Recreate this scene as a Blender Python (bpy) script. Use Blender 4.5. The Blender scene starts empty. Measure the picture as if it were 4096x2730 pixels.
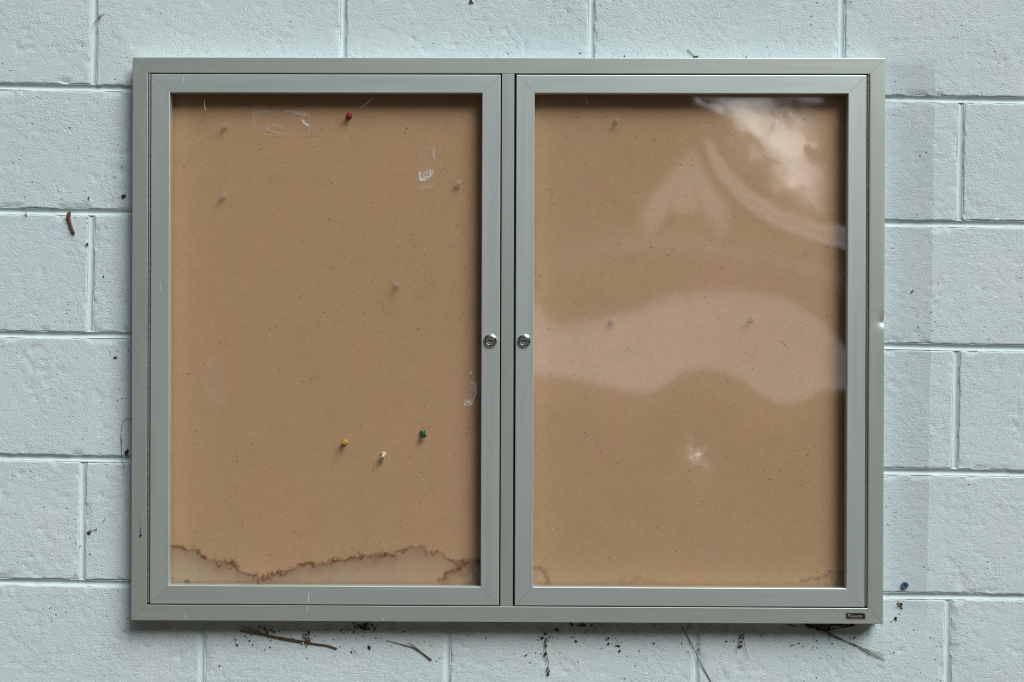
import bpy, math, random
import numpy as np
from mathutils import Vector, Matrix

S = bpy.context.scene
C = S.collection
R = math.radians
random.seed(7)
rng = np.random.default_rng(7)

# ------------------------------------------------------------------ camera
CAM_POS = np.array([0.02718, -2.33811, 1.50594])
CAM_PITCH, CAM_ROLL, CAM_YAW = -0.0031719, -0.0143505, 0.0084390
LENS, PW, PH = 50.0, 4096, 2730
FPX = LENS / 36 * PW


def cam_rot():
    cy, sy = math.cos(CAM_YAW), math.sin(CAM_YAW)
    cp, sp = math.cos(CAM_PITCH), math.sin(CAM_PITCH)
    cr, sr = math.cos(CAM_ROLL), math.sin(CAM_ROLL)
    rz = np.array([[cy, -sy, 0], [sy, cy, 0], [0, 0, 1]])
    rx = np.array([[1, 0, 0], [0, cp, -sp], [0, sp, cp]])
    ry = np.array([[cr, 0, sr], [0, 1, 0], [-sr, 0, cr]])
    return rz @ rx @ ry


CR = cam_rot()
cam_data = bpy.data.cameras.new('camera')
cam_data.lens = LENS
cam_data.sensor_width = 36
cam_data.clip_start = 0.05
cam_data.clip_end = 500
cam = bpy.data.objects.new('camera', cam_data)
C.objects.link(cam)
m = Matrix.Identity(4)
for i in range(3):
    m[i][0] = CR[i][0]
    m[i][1] = CR[i][2]
    m[i][2] = -CR[i][1]
    m[i][3] = CAM_POS[i]
cam.matrix_world = m
S.camera = cam

# ------------------------------------------------------------------ light
SUN_EL, SUN_AZ = R(46), R(38)        # azimuth measured from the wall's normal towards the right
world = bpy.data.worlds.new('World')
S.world = world
world.use_nodes = True
wn = world.node_tree
bg = wn.nodes['Background']
sky = wn.nodes.new('ShaderNodeTexSky')
sky.sky_type = 'NISHITA'
sky.sun_disc = False
sky.sun_elevation = SUN_EL
sky.sun_rotation = math.pi - SUN_AZ   # sun stands towards -y, turned to +x
sky.air_density = 1.0
sky.dust_density = 2.5
sky.ozone_density = 1.5
wn.links.new(sky.outputs[0], bg.inputs[0])
bg.inputs[1].default_value = 0.05

sun_data = bpy.data.lights.new('sun', 'SUN')
sun_data.energy = 1.5
sun_data.angle = R(34)
sun_data.color = (1.0, 0.975, 0.93)
sun = bpy.data.objects.new('sun', sun_data)
C.objects.link(sun)
to_sun = Vector((math.sin(SUN_AZ) * math.cos(SUN_EL), -math.cos(SUN_AZ) * math.cos(SUN_EL), math.sin(SUN_EL)))
sun.rotation_euler = to_sun.to_track_quat('Z', 'Y').to_euler()
sun.location = (2, -4, 5)

S.view_settings.view_transform = 'Standard'
S.view_settings.look = 'None'
S.view_settings.exposure = 1.05
S.view_settings.gamma = 1.0
S.cycles.filter_width = 1.15
S.cycles.max_bounces = 10
S.cycles.transparent_max_bounces = 16
S.cycles.caustics_reflective = True
S.cycles.use_denoising = True
S.cycles.denoiser = 'OPENIMAGEDENOISE'
S.cycles.denoising_input_passes = 'RGB_ALBEDO_NORMAL'
S.cycles.sample_clamp_indirect = 4
S.cycles.caustics_refractive = False


def at(px, py, y=0.0):
    """A pixel of the 4096 x 2730 photograph, carried to the plane at depth y."""
    v = CR @ np.array([(px - PW / 2) / FPX, 1.0, (PH / 2 - py) / FPX])
    t = (y - CAM_POS[1]) / v[1]
    p = CAM_POS + v * t
    return Vector((float(p[0]), y, float(p[2])))


# ------------------------------------------------------------------ numpy noise
def _hash(ix, iz, seed):
    h = (ix.astype(np.int64) * 374761393 + iz.astype(np.int64) * 668265263 + seed * 1442695041) & 0xffffffff
    h = ((h ^ (h >> 13)) * 1274126177) & 0xffffffff
    h = (h ^ (h >> 16)) & 0xffffffff
    return h.astype(np.float64) / 0xffffffff


def vnoise(x, z, seed=0):
    x = np.asarray(x, float)
    z = np.asarray(z, float)
    ix, iz = np.floor(x), np.floor(z)
    fx, fz = x - ix, z - iz
    fx = fx * fx * (3 - 2 * fx)
    fz = fz * fz * (3 - 2 * fz)
    a, b = _hash(ix, iz, seed), _hash(ix + 1, iz, seed)
    c, d = _hash(ix, iz + 1, seed), _hash(ix + 1, iz + 1, seed)
    return (a + (b - a) * fx) * (1 - fz) + (c + (d - c) * fx) * fz


def fbm(x, z, seed=0, octv=4):
    t, a, s = 0, 1.0, 0
    for k in range(octv):
        t = t + a * vnoise(x * 2 ** k, z * 2 ** k, seed + k * 17)
        s += a
        a *= 0.55
    return t / s


def sstep(a, b, v):
    t = np.clip((v - a) / (b - a), 0, 1)
    return t * t * (3 - 2 * t)


# ------------------------------------------------------------------ object helpers
def tag(o, label=None, cat=None, group=None, kind=None):
    for k, v in (('label', label), ('category', cat), ('group', group), ('kind', kind)):
        if v:
            o[k] = v
    return o


def empty(name, loc=(0, 0, 0), parent=None):
    o = bpy.data.objects.new(name, None)
    o.empty_display_size = 0.02
    C.objects.link(o)
    o.location = loc
    if parent:
        o.parent = parent
    return o


def link(name, mesh, parent=None, mat=None, smooth=False):
    o = bpy.data.objects.new(name, mesh)
    C.objects.link(o)
    if parent:
        o.parent = parent
    if mat and not mesh.materials:
        mesh.materials.append(mat)
    if smooth:
        mesh.polygons.foreach_set('use_smooth', [True] * len(mesh.polygons))
    return o


def pydata(name, v, f, mat=None, parent=None, smooth=False):
    me = bpy.data.meshes.new(name)
    me.from_pydata([tuple(map(float, p)) for p in v], [], f)
    me.update()
    return link(name, me, parent, mat, smooth)


def grid_mesh(name, V, nx, nz, mat=None, parent=None, smooth=True, flip=False):
    """V: (nz*nx, 3) vertices, row by row."""
    me = bpy.data.meshes.new(name)
    j, i = np.meshgrid(np.arange(nz - 1), np.arange(nx - 1), indexing='ij')
    a = (j * nx + i).ravel()
    q = np.stack([a, a + 1, a + 1 + nx, a + nx], 1)
    if flip:
        q = q[:, ::-1]
    me.vertices.add(len(V))
    me.vertices.foreach_set('co', np.asarray(V, np.float32).ravel())
    me.loops.add(q.size)
    me.loops.foreach_set('vertex_index', q.ravel().astype(np.int32))
    me.polygons.add(len(q))
    me.polygons.foreach_set('loop_start', (np.arange(len(q)) * 4).astype(np.int32))
    me.polygons.foreach_set('use_smooth', np.full(len(q), smooth))
    me.update(calc_edges=True)
    me.validate()
    return link(name, me, parent, mat)


def attr(me, name, vals):
    a = me.attributes.new(name, 'FLOAT', 'POINT')
    a.data.foreach_set('value', np.asarray(vals, np.float32).ravel())


def tube(path, radii, seg=7, v=None, f=None):
    v = [] if v is None else v
    f = [] if f is None else f
    P = [Vector(p) for p in path]
    base = len(v)
    for i, p in enumerate(P):
        t = (P[min(i + 1, len(P) - 1)] - P[max(i - 1, 0)]).normalized()
        a = t.cross(Vector((0, 1, 0)))
        a = a.normalized() if a.length > 1e-6 else Vector((1, 0, 0))
        b = t.cross(a)
        for k in range(seg):
            an = 2 * math.pi * k / seg
            v.append(p + (a * math.cos(an) + b * math.sin(an)) * radii[i])
    for i in range(len(P) - 1):
        for k in range(seg):
            k2 = (k + 1) % seg
            f.append((base + i * seg + k, base + i * seg + k2, base + (i + 1) * seg + k2, base + (i + 1) * seg + k))
    f.append(tuple(base + k for k in range(seg))[::-1])
    f.append(tuple(base + (len(P) - 1) * seg + k for k in range(seg)))
    return v, f


def resample(pts, n):
    P = np.array([tuple(p) for p in pts], float)
    d = np.r_[0, np.cumsum(np.linalg.norm(np.diff(P, axis=0), axis=1))]
    s = np.linspace(0, d[-1], n)
    return np.stack([np.interp(s, d, P[:, k]) for k in range(P.shape[1])], 1)


def smooth_path(pts, n=24):
    P = resample(pts, n)
    for _ in range(3):
        P[1:-1] = P[1:-1] * .5 + (P[:-2] + P[2:]) * .25
    return P


def lathe(profile, seg=28, v=None, f=None, axis='y', origin=(0, 0, 0)):
    """profile [(radius, distance towards the viewer)], turned round the -y axis."""
    v = [] if v is None else v
    f = [] if f is None else f
    b = len(v)
    for r, h in profile:
        for k in range(seg):
            a = 2 * math.pi * k / seg
            v.append((origin[0] + r * math.cos(a), origin[1] - h, origin[2] + r * math.sin(a)))
    for i in range(len(profile) - 1):
        for k in range(seg):
            k2 = (k + 1) % seg
            f.append((b + i * seg + k, b + i * seg + k2, b + (i + 1) * seg + k2, b + (i + 1) * seg + k))
    f.append(tuple(b + (len(profile) - 1) * seg + k for k in range(seg)))
    return v, f


def bevel(o, w=0.0006, seg=2):
    md = o.modifiers.new('bevel', 'BEVEL')
    md.width = w
    md.segments = seg
    md.limit_method = 'ANGLE'
    md.angle_limit = R(30)
    return o


def box(name, x0, x1, y0, y1, z0, z1, mat, parent=None, bw=0):
    v = [(x0, y0, z0), (x1, y0, z0), (x1, y1, z0), (x0, y1, z0), (x0, y0, z1), (x1, y0, z1), (x1, y1, z1), (x0, y1, z1)]
    f = [(0, 3, 2, 1), (4, 5, 6, 7), (0, 1, 5, 4), (1, 2, 6, 5), (2, 3, 7, 6), (3, 0, 4, 7)]
    o = pydata(name, v, f, mat, parent)
    if bw:
        bevel(o, bw)
    return o


# ------------------------------------------------------------------ materials
class NT:
    def __init__(self, name):
        self.m = bpy.data.materials.new(name)
        self.m.use_nodes = True
        self.t = self.m.node_tree
        self.b = self.t.nodes['Principled BSDF']
        self.out = self.t.nodes['Material Output']
        self.tc = None

    def n(self, kind, **kw):
        nd = self.t.nodes.new('ShaderNode' + kind)
        for k, v in kw.items():
            if k.startswith('i_'):
                nd.inputs[k[2:].replace('_', ' ')].default_value = v
            else:
                setattr(nd, k, v)
        return nd

    def l(self, a, b):
        self.t.links.new(a, b)

    def coord(self, scale=(1, 1, 1), rot=(0, 0, 0), out='Object'):
        if not self.tc:
            self.tc = self.n('TexCoord')
        mp = self.n('Mapping')
        mp.inputs['Scale'].default_value = scale
        mp.inputs['Rotation'].default_value = rot
        self.l(self.tc.outputs[out], mp.inputs[0])
        return mp.outputs[0]

    def noise(self, scale, detail=4, rough=.55, dist=0, cs=(1, 1, 1), rot=(0, 0, 0)):
        nd = self.n('TexNoise')
        nd.inputs['Scale'].default_value = scale
        nd.inputs['Detail'].default_value = detail
        nd.inputs['Roughness'].default_value = rough
        nd.inputs['Distortion'].default_value = dist
        self.l(self.coord(cs, rot), nd.inputs['Vector'])
        return nd.outputs['Fac']

    def vor(self, scale, feature='F1', cs=(1, 1, 1), out='Distance', rand=1):
        nd = self.n('TexVoronoi', feature=feature)
        nd.inputs['Scale'].default_value = scale
        nd.inputs['Randomness'].default_value = rand
        self.l(self.coord(cs), nd.inputs['Vector'])
        return nd.outputs[out]

    def ramp(self, fac, stops):
        nd = self.n('ValToRGB')
        el = nd.color_ramp.elements
        while len(el) < len(stops):
            el.new(.5)
        for e, (p, c) in zip(el, stops):
            e.position = p
            e.color = tuple(c) + (1,) if not isinstance(c, (int, float)) else (c, c, c, 1)
        self.l(fac, nd.inputs[0])
        return nd.outputs[0]

    def math(self, op, a, b=None, clamp=False):
        nd = self.n('Math', operation=op, use_clamp=clamp)
        for k, x in enumerate((a, b)):
            if x is None:
                continue
            if isinstance(x, (int, float)):
                nd.inputs[k].default_value = x
            else:
                self.l(x, nd.inputs[k])
        return nd.outputs[0]

    def mix(self, fac, a, b, mode='MIX'):
        nd = self.n('Mix', data_type='RGBA', blend_type=mode)
        for s, x in ((nd.inputs[0], fac), (nd.inputs[6], a), (nd.inputs[7], b)):
            if isinstance(x, (int, float)):
                s.default_value = x
            elif isinstance(x, tuple):
                s.default_value = x + (1,) if len(x) == 3 else x
            else:
                self.l(x, s)
        return nd.outputs[2]

    def rangev(self, v, a, b, c=0, d=1):
        nd = self.n('MapRange', interpolation_type='SMOOTHSTEP')
        self.l(v, nd.inputs[0])
        for k, x in enumerate((a, b, c, d)):
            nd.inputs[k + 1].default_value = x
        return nd.outputs[0]

    def at(self, name):
        nd = self.n('Attribute', attribute_name=name)
        return nd.outputs['Fac']

    def bump(self, h, dist, strength=1, prev=None):
        nd = self.n('Bump')
        nd.inputs['Distance'].default_value = dist
        nd.inputs['Strength'].default_value = strength
        self.l(h, nd.inputs['Height'])
        if prev is not None:
            self.l(prev, nd.inputs['Normal'])
        return nd.outputs[0]

    def set(self, name, v):
        s = self.b.inputs[name]
        if isinstance(v, (int, float)):
            s.default_value = v
        elif isinstance(v, tuple):
            s.default_value = v + (1,) if len(v) == 3 else v
        else:
            self.l(v, s)
        return self


def simple(name, col, rough=.6, metal=0, var=.25, scale=300, **kw):
    t = NT(name)
    nz = t.noise(scale, 3)
    c2 = tuple(c * (1 - var) for c in col)
    t.set('Base Color', t.mix(nz, c2, tuple(min(1, c * (1 + var)) for c in col)))
    t.set('Roughness', rough).set('Metallic', metal)
    for k, v in kw.items():
        t.set(k.replace('_', ' '), v)
    return t.m


# painted masonry. Objects of the wall keep world coordinates, so Object space is world space here.
def paint_mat(name, joint=False):
    t = NT(name)
    big = t.noise(3.2, 4, .6)
    mid = t.noise(22, 4, .6)
    col = t.mix(t.rangev(big, .35, .68), (.575, .722, .760), (.622, .742, .780))
    col = t.mix(t.math('MULTIPLY', t.rangev(mid, .5, .75), .40), col, (.605, .680, .765))
    # duller, greyer strip of the wall beside the case
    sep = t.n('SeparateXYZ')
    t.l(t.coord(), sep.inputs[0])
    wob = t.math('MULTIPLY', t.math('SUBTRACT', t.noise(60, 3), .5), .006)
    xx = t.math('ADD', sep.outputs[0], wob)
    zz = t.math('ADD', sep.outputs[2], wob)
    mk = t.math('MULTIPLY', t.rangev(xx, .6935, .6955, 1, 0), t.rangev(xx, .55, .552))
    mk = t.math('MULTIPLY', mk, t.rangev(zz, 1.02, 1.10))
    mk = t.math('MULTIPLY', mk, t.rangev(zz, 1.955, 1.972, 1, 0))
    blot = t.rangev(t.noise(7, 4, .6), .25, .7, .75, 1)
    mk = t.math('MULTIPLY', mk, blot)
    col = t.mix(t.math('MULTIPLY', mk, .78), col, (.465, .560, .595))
    # film of dirt under the case, tinted darker to paint in some shade
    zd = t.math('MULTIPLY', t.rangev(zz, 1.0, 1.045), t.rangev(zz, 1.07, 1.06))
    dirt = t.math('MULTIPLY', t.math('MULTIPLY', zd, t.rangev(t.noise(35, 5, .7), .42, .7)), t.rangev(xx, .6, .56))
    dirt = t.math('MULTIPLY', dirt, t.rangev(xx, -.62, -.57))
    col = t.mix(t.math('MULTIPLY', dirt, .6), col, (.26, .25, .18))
    # pinholes
    if not joint:
        v = t.vor(95)
        keep = t.rangev(t.noise(12, 4, .7), .50, .62)
        pin = t.math('MULTIPLY', t.rangev(v, .07, .18, 1, 0), keep)
        col = t.mix(t.math('MULTIPLY', pin, .75), col, (.17, .20, .20))
    t.set('Base Color', col)
    t.set('Roughness', .72)
    t.set('Specular IOR Level', .25)
    if joint:
        t.set('Base Color', t.mix(.5, col, (.60, .765, .775)))
        n1 = t.noise(260, 4, .6)
        nrm = t.bump(n1, .0007, .5)
    else:
        g1 = t.noise(330, 3, .6)
        g2 = t.noise(620, 2, .5)
        pits = t.rangev(t.vor(210), .05, .40)
        patch = t.rangev(t.noise(11, 3, .6), .40, .66)
        crk = t.rangev(t.noise(150, 4, .6), .40, .50)
        h = t.math('ADD', t.math('MULTIPLY', g1, .9), t.math('MULTIPLY', g2, .35))
        h = t.math('ADD', h, t.math('MULTIPLY', pits, .28))
        h = t.math('ADD', h, t.math('MULTIPLY', t.math('MULTIPLY', crk, patch), .35))
        nrm = t.bump(h, .0017, .58)
        if True:
            v2 = t.math('MULTIPLY', pin, -1)
            nrm = t.bump(v2, .0015, .8, nrm)
    t.set('Normal', nrm)
    return t.m


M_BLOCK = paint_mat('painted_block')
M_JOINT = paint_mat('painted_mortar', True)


def alu(name, col, vertical, rough=.42):
    t = NT(name)
    cs = (60, 60, 1.2) if vertical else (1.2, 60, 60)
    st = t.noise(6, 5, .6, 0, cs)
    st2 = t.noise(1.2, 3, .5, 0, cs)
    big = t.noise(5, 3)
    c = t.mix(t.rangev(st2, .3, .7), tuple(x * .97 for x in col), tuple(min(1, x * 1.03) for x in col))
    c = t.mix(t.math('MULTIPLY', t.rangev(big, .45, .75), .35), c, tuple(x * .88 for x in col))
    sp = t.math('MULTIPLY', t.rangev(t.vor(70), .03, .07, 1, 0), t.rangev(t.noise(9, 2), .62, .7))
    c = t.mix(t.math('MULTIPLY', sp, .5), c, (.75, .8, .78))
    t.set('Base Color', c).set('Metallic', .72)
    t.set('Roughness', t.rangev(st, .2, .8, rough - .02, rough + .04))
    fine = t.noise(900, 2)
    t.set('Normal', t.bump(t.math('ADD', st, t.math('MULTIPLY', fine, .4)), .00003, .4))
    return t.m


M_OH = alu('outer_aluminium_along', (.600, .700, .660), False)
M_OV = alu('outer_aluminium_upright', (.600, .700, .660), True)
M_DH = alu('door_aluminium_along', (.675, .805, .795), False)
M_DV = alu('door_aluminium_upright', (.675, .805, .795), True)
M_STEEL = simple('hinge_steel', (.62, .66, .66), .35, .9, .08)
M_DARK = simple('black_rubber', (.015, .017, .016), .7)
M_CHROME = simple('chrome', (.62, .66, .66), .12, 1, .05)
M_CHROME2 = simple('worn_chrome', (.30, .32, .32), .30, .7, .25, 900)
M_BLACK = simple('black_enamel', (.012, .015, .014), .3)
M_SILVER = simple('silver_print', (.42, .44, .43), .45, .3, .1)


def board_mat():
    t = NT('fibre_board')
    big = t.noise(5, 4, .55)
    mid = t.noise(28, 4, .6)
    col = t.mix(t.rangev(big, .35, .68), (.535, .368, .214), (.560, .368, .228))
    col = t.mix(t.math('MULTIPLY', t.rangev(mid, .45, .8), .35), col, (.45, .310, .180))
    fib = t.noise(420, 3, .6, 1.2, (1, 1, 2.2))
    col = t.mix(t.math('MULTIPLY', t.rangev(fib, .52, .70), .62), col, (.215, .135, .070))
    fib2 = t.noise(520, 2, .5, .8, (2, 1, 1))
    col = t.mix(t.math('MULTIPLY', t.rangev(fib2, .56, .70), .38), col, (.64, .50, .35))
    fl = t.math('MULTIPLY', t.rangev(t.vor(105, cs=(.55, 1, 1)), .06, .15, 1, 0), t.rangev(t.noise(25, 3), .50, .60))
    col = t.mix(t.math('MULTIPLY', fl, .75), col, (.12, .065, .03))
    # water marks (their shape is stored on the board)
    col = t.mix(t.math('MULTIPLY', t.at('washed'), .75), col, (.46, .375, .275))
    col = t.mix(t.at('tide'), col, (.165, .062, .028))
    col = t.mix(t.math('MULTIPLY', t.at('mould'), .85), col, (.045, .05, .035))
    t.set('Base Color', col).set('Roughness', .85).set('Specular IOR Level', .2)
    t.set('Normal', t.bump(fib, .0003, .6))
    return t.m


M_BOARD = board_mat()


def pane_mat():
    t = NT('acrylic_pane')
    tr = t.n('BsdfTransparent')
    tr.inputs[0].default_value = (.985, .985, .975, 1)
    gl = t.n('BsdfGlossy')
    t.l(t.math('ADD', t.math('MULTIPLY', t.at('glow_rough'), .17), .19), gl.inputs['Roughness'])  # rougher where a sun glow is shaped into the sheet
    fr = t.n('Fresnel')
    geo = t.n('NewGeometry')       # the sheet is not refracting, so both of its faces use the outside angle
    t.l(t.rangev(geo.outputs['Backfacing'], 0, 1, 1.49, 1 / 1.49), fr.inputs[0])
    mx = t.n('MixShader')
    t.l(fr.outputs[0], mx.inputs[0])
    t.l(tr.outputs[0], mx.inputs[1])
    t.l(gl.outputs[0], mx.inputs[2])
    painted_haze = t.n('BsdfDiffuse')  # pale diffuse film stands in for haze mirrored in the sheet
    painted_haze.inputs[0].default_value = (.72, .70, .70, 1)
    m2 = t.n('MixShader')
    t.l(t.math('MULTIPLY', t.at('painted_haze'), t.rangev(t.noise(6, 4, .6), .2, .8, .6, 1.3)), m2.inputs[0])
    t.l(mx.outputs[0], m2.inputs[1])
    t.l(painted_haze.outputs[0], m2.inputs[2])
    t.l(m2.outputs[0], t.out.inputs[0])
    return t.m


M_PANE = pane_mat()


def clear_mat():
    t = NT('clear_plastic')
    tr = t.n('BsdfTransparent')
    tr.inputs[0].default_value = (.97, .955, .93, 1)
    gl = t.n('BsdfGlossy')
    gl.inputs['Roughness'].default_value = .12
    df = t.n('BsdfDiffuse')
    df.inputs[0].default_value = (.75, .68, .58, 1)
    m1 = t.n('MixShader')
    m1.inputs[0].default_value = .20
    lw = t.n('LayerWeight')
    lw.inputs[0].default_value = .08
    m2 = t.n('MixShader')
    t.l(tr.outputs[0], m1.inputs[1])
    t.l(df.outputs[0], m1.inputs[2])
    t.l(lw.outputs['Facing'], m2.inputs[0])
    t.l(m1.outputs[0], m2.inputs[1])
    t.l(gl.outputs[0], m2.inputs[2])
    t.l(m2.outputs[0], t.out.inputs[0])
    return t.m


M_CLEAR = clear_mat()
M_RED = simple('red_plastic', (.28, .022, .020), .35, 0, .1)
M_GREEN = simple('green_plastic', (.006, .115, .055), .35, 0, .1)
M_YELLOW = simple('yellow_plastic', (.62, .36, .055), .4, 0, .08)
M_WHITE = simple('white_plastic', (.72, .68, .60), .4, 0, .05)
M_PIN = simple('pin_steel', (.6, .6, .6), .3, 1, .05)
M_TWIG = simple('dry_needle', (.105, .072, .045), .7, 0, .5, 500)
M_TWIG_D = simple('dark_needle', (.045, .036, .026), .7, 0, .4, 500)
M_SCRAP = simple('dry_leaf', (.085, .055, .035), .8, 0, .5, 400)
M_SCRAP_D = simple('dark_leaf', (.022, .020, .014), .8, 0, .4, 400)
M_CATKIN = simple('brown_scales', (.155, .068, .036), .85, 0, .6, 900)
M_WEB = simple('web_silk', (.50, .52, .50), .8, 0, .2, 500)
M_HAIR = simple('hair', (.02, .02, .018), .6, 0, .3)
M_SMEAR = simple('black_smear', (.01, .011, .01), .5)
M_BLUE = simple('blue_plastic', (.045, .135, .225), .45, 0, .2)
M_DUST = simple('pale_scratch', (.58, .64, .61), .6, 0, .05)


def tape_mat():
    t = NT('old_tape')
    tr = t.n('BsdfTransparent')
    gl = t.n('BsdfDiffuse')
    gl.inputs[0].default_value = (.86, .82, .77, 1)
    mx = t.n('MixShader')
    a = t.math('MULTIPLY', t.at('film'), t.rangev(t.noise(500, 4, .7), .25, .7, .8, 1.5), True)
    t.l(a, mx.inputs[0])
    t.l(tr.outputs[0], mx.inputs[1])
    t.l(gl.outputs[0], mx.inputs[2])
    t.l(mx.outputs[0], t.out.inputs[0])
    return t.m


M_TAPE = tape_mat()

# ------------------------------------------------------------------ the wall
COURSE, ROW0, JW = 0.20386, 1.90548, 0.0105
BW = 0.4072
FIRST = {-1: .3310, 0: -.6885, 1: .7385, 2: -.6890, 3: .7368, 4: -.6970, 5: .7292, 6: -.6950}
EXACT = {0: [-.6885, -.2775, .1304, .5408], 5: [-.4965, -.0912, .3170, .7292]}
wall = tag(empty('wall', (0, 0, 0)), 'pale blue-white painted concrete block wall behind the display case', 'wall')


def row_z(k, x):           # centre line of the bed joint under course k
    return ROW0 - k * COURSE + .0009 * math.sin(x * 5 + k * 2.1)


def course_joints(j):
    if j in EXACT:
        xs = list(EXACT[j])
    else:
        xs = [FIRST[j]]
    while xs[0] > -1.05:
        xs.insert(0, xs[0] - BW)
    while xs[-1] < 1.05:
        xs.append(xs[-1] + BW)
    return xs


def edge_lines(a, b, step):
    near = np.array([0, .0004, .0010, .0018, .0030, .0046])
    mid = np.arange(a + .0046 + step, b - .0046 - step * .5, step)
    return np.r_[a + near, mid, (b - near)[::-1]]


def make_block(xa, xb, zb, zt, seed, step):
    xs = edge_lines(xa, xb, step)
    zs = edge_lines(zb, zt, step)
    X, Z = np.meshgrid(xs, zs)
    e = np.minimum(np.minimum(X - xa, xb - X), np.minimum(Z - zb, zt - Z))
    # ragged outline: the arris wanders and is chipped here and there
    nz = fbm(X * 90, Z * 90, 3 + seed, 4) - .5
    ev = e + np.where(e < .006, nz * .0032 * (1 - e / .006), 0)
    r = .0026
    q = np.clip(ev, 0, r)
    Y = r - np.sqrt(np.maximum(r * r - (r - q) ** 2, 0))
    chip = sstep(.60, .72, fbm(X * 38, Z * 38, 91 + seed, 3)) * (1 - sstep(.002, .011, e))
    Y += chip * .0016
    # cast face: slow unevenness, lumps and pits
    Y += (fbm(X * 7, Z * 7, 5, 3) - .5) * .0010
    Y += (fbm(X * 55, Z * 55, 11, 3) - .5) * .0003
    g = fbm(X * 130, Z * 130, 23, 3)
    Y += sstep(.60, .74, g) * .0005
    Y += sstep(.62, .75, fbm(X * 30, Z * 30, 37, 4)) * (sstep(.45, .65, g)) * .0008
    nx, nzz = len(xs), len(zs)
    V = np.stack([X, Y, Z], -1)
    # small wander of the edge sideways
    wx = (vnoise(Z * 60, X * 0 + seed, 7) - .5) * .0014
    wz = (vnoise(X * 60, Z * 0 + seed, 9) - .5) * .0014
    near = np.clip(1 - e / .006, 0, 1)
    V[..., 0] += wx * near
    V[..., 2] += wz * near
    # return the sides into the wall
    full = np.zeros((nzz + 2, nx + 2, 3))
    full[1:-1, 1:-1] = V
    full[0, 1:-1] = V[0]
    full[-1, 1:-1] = V[-1]
    full[1:-1, 0] = V[:, 0]
    full[1:-1, -1] = V[:, -1]
    full[0, 0], full[0, -1], full[-1, 0], full[-1, -1] = V[0, 0], V[0, -1], V[-1, 0], V[-1, -1]
    full[0, :, 1] = full[-1, :, 1] = .012
    full[:, 0, 1] = full[:, -1, 1] = .012
    return grid_mesh('block', full.reshape(-1, 3), nx + 2, nzz + 2, M_BLOCK, wall)


seed = 0
for j in range(-1, 7):
    xs = course_joints(j)
    for a, b in zip(xs[:-1], xs[1:]):
        if b < -1.06 or a > 1.06:
            continue
        xa, xb = a + JW / 2, b - JW / 2
        zt = row_z(j - 1, (a + b) / 2) - JW / 2
        zb = row_z(j, (a + b) / 2) + JW / 2
        seed += 1
        vis = 0 <= j <= 5 and b > -.86 and a < .90
        hidden = a > -.6 and b < .6 and 1 <= j <= 4
        make_block(xa, xb, zb, zt, seed, .0032 if vis and not hidden else .012)

# bed and head joints, tooled concave
def joint_strip(axis, c, a, b, seed, w=JW):
    n = int((b - a) / .004) + 2
    s = np.linspace(a, b, n)
    hw = w / 2
    u = np.r_[-hw - .004, -hw - .0015, np.linspace(-hw, hw, 11), hw + .0015, hw + .004]
    Sg, U = np.meshgrid(s, u)
    au = np.abs(U)
    prof = .0013 + (.0037 if axis == 'x' else .0024) * np.clip(1 - (au / hw) ** 2, 0, 1) + np.clip(au - hw, 0, 1) * 1.6
    prof = prof + (fbm(Sg * 40, U * 120 + seed * 3, 51, 3) - .5) * .0010 + (vnoise(Sg * 9, U * 0 + seed, 3) - .5) * .0009
    wob = (vnoise(Sg * 8, U * 0 + seed * 7, 13) - .5) * .0012
    if axis == 'x':
        cz = ROW0 - c * COURSE + .0009 * np.sin(Sg * 5 + c * 2.1)
        V = np.stack([Sg, prof, cz + U + wob], -1)
        return grid_mesh('mortar_joint', V.reshape(-1, 3), n, len(u), M_JOINT, wall)
    prof = prof + .0028 * sstep(.0065, 0, np.minimum(Sg - a, b - Sg))
    V = np.stack([c + U + wob, prof, Sg], -1)
    return grid_mesh('mortar_joint', V.reshape(-1, 3), n, len(u), M_JOINT, wall, flip=True)


for k in range(-2, 7):
    joint_strip('x', k, -1.10, 1.10, k + 5)
sd = 40
for j in range(-1, 7):
    for x in course_joints(j):
        if abs(x) > 1.06:
            continue
        sd += 1
        joint_strip('z', x, row_z(j, x) + .0010, row_z(j - 1, x) - .0010, sd)
box('wall_core', -3.2, 3.2, .013, .20, 0.0, 3.0, M_JOINT, wall)

# ------------------------------------------------------------------ the display case
RC = 0.0111079
case = empty('display_case', (0, 0, 1.5))
case.rotation_euler = (0, -RC, 0)
tag(case, 'wall-mounted two-door aluminium display case with empty brown pin board', 'display case')
cR, sR = math.cos(RC), math.sin(RC)


def cl(x, y, z):           # case coordinates -> world
    return Vector((cR * x - sR * z, y, 1.5 + sR * x + cR * z))


def cat(px, py, y):        # photo pixel -> case coordinates at depth y
    p = at(px, py, y)
    X, Z = p.x, p.z - 1.5
    return (cR * X + sR * Z, -sR * X + cR * Z)


YF = -0.034                # front face of the case
G = .00020                 # half of the hairline at a mitre


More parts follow.
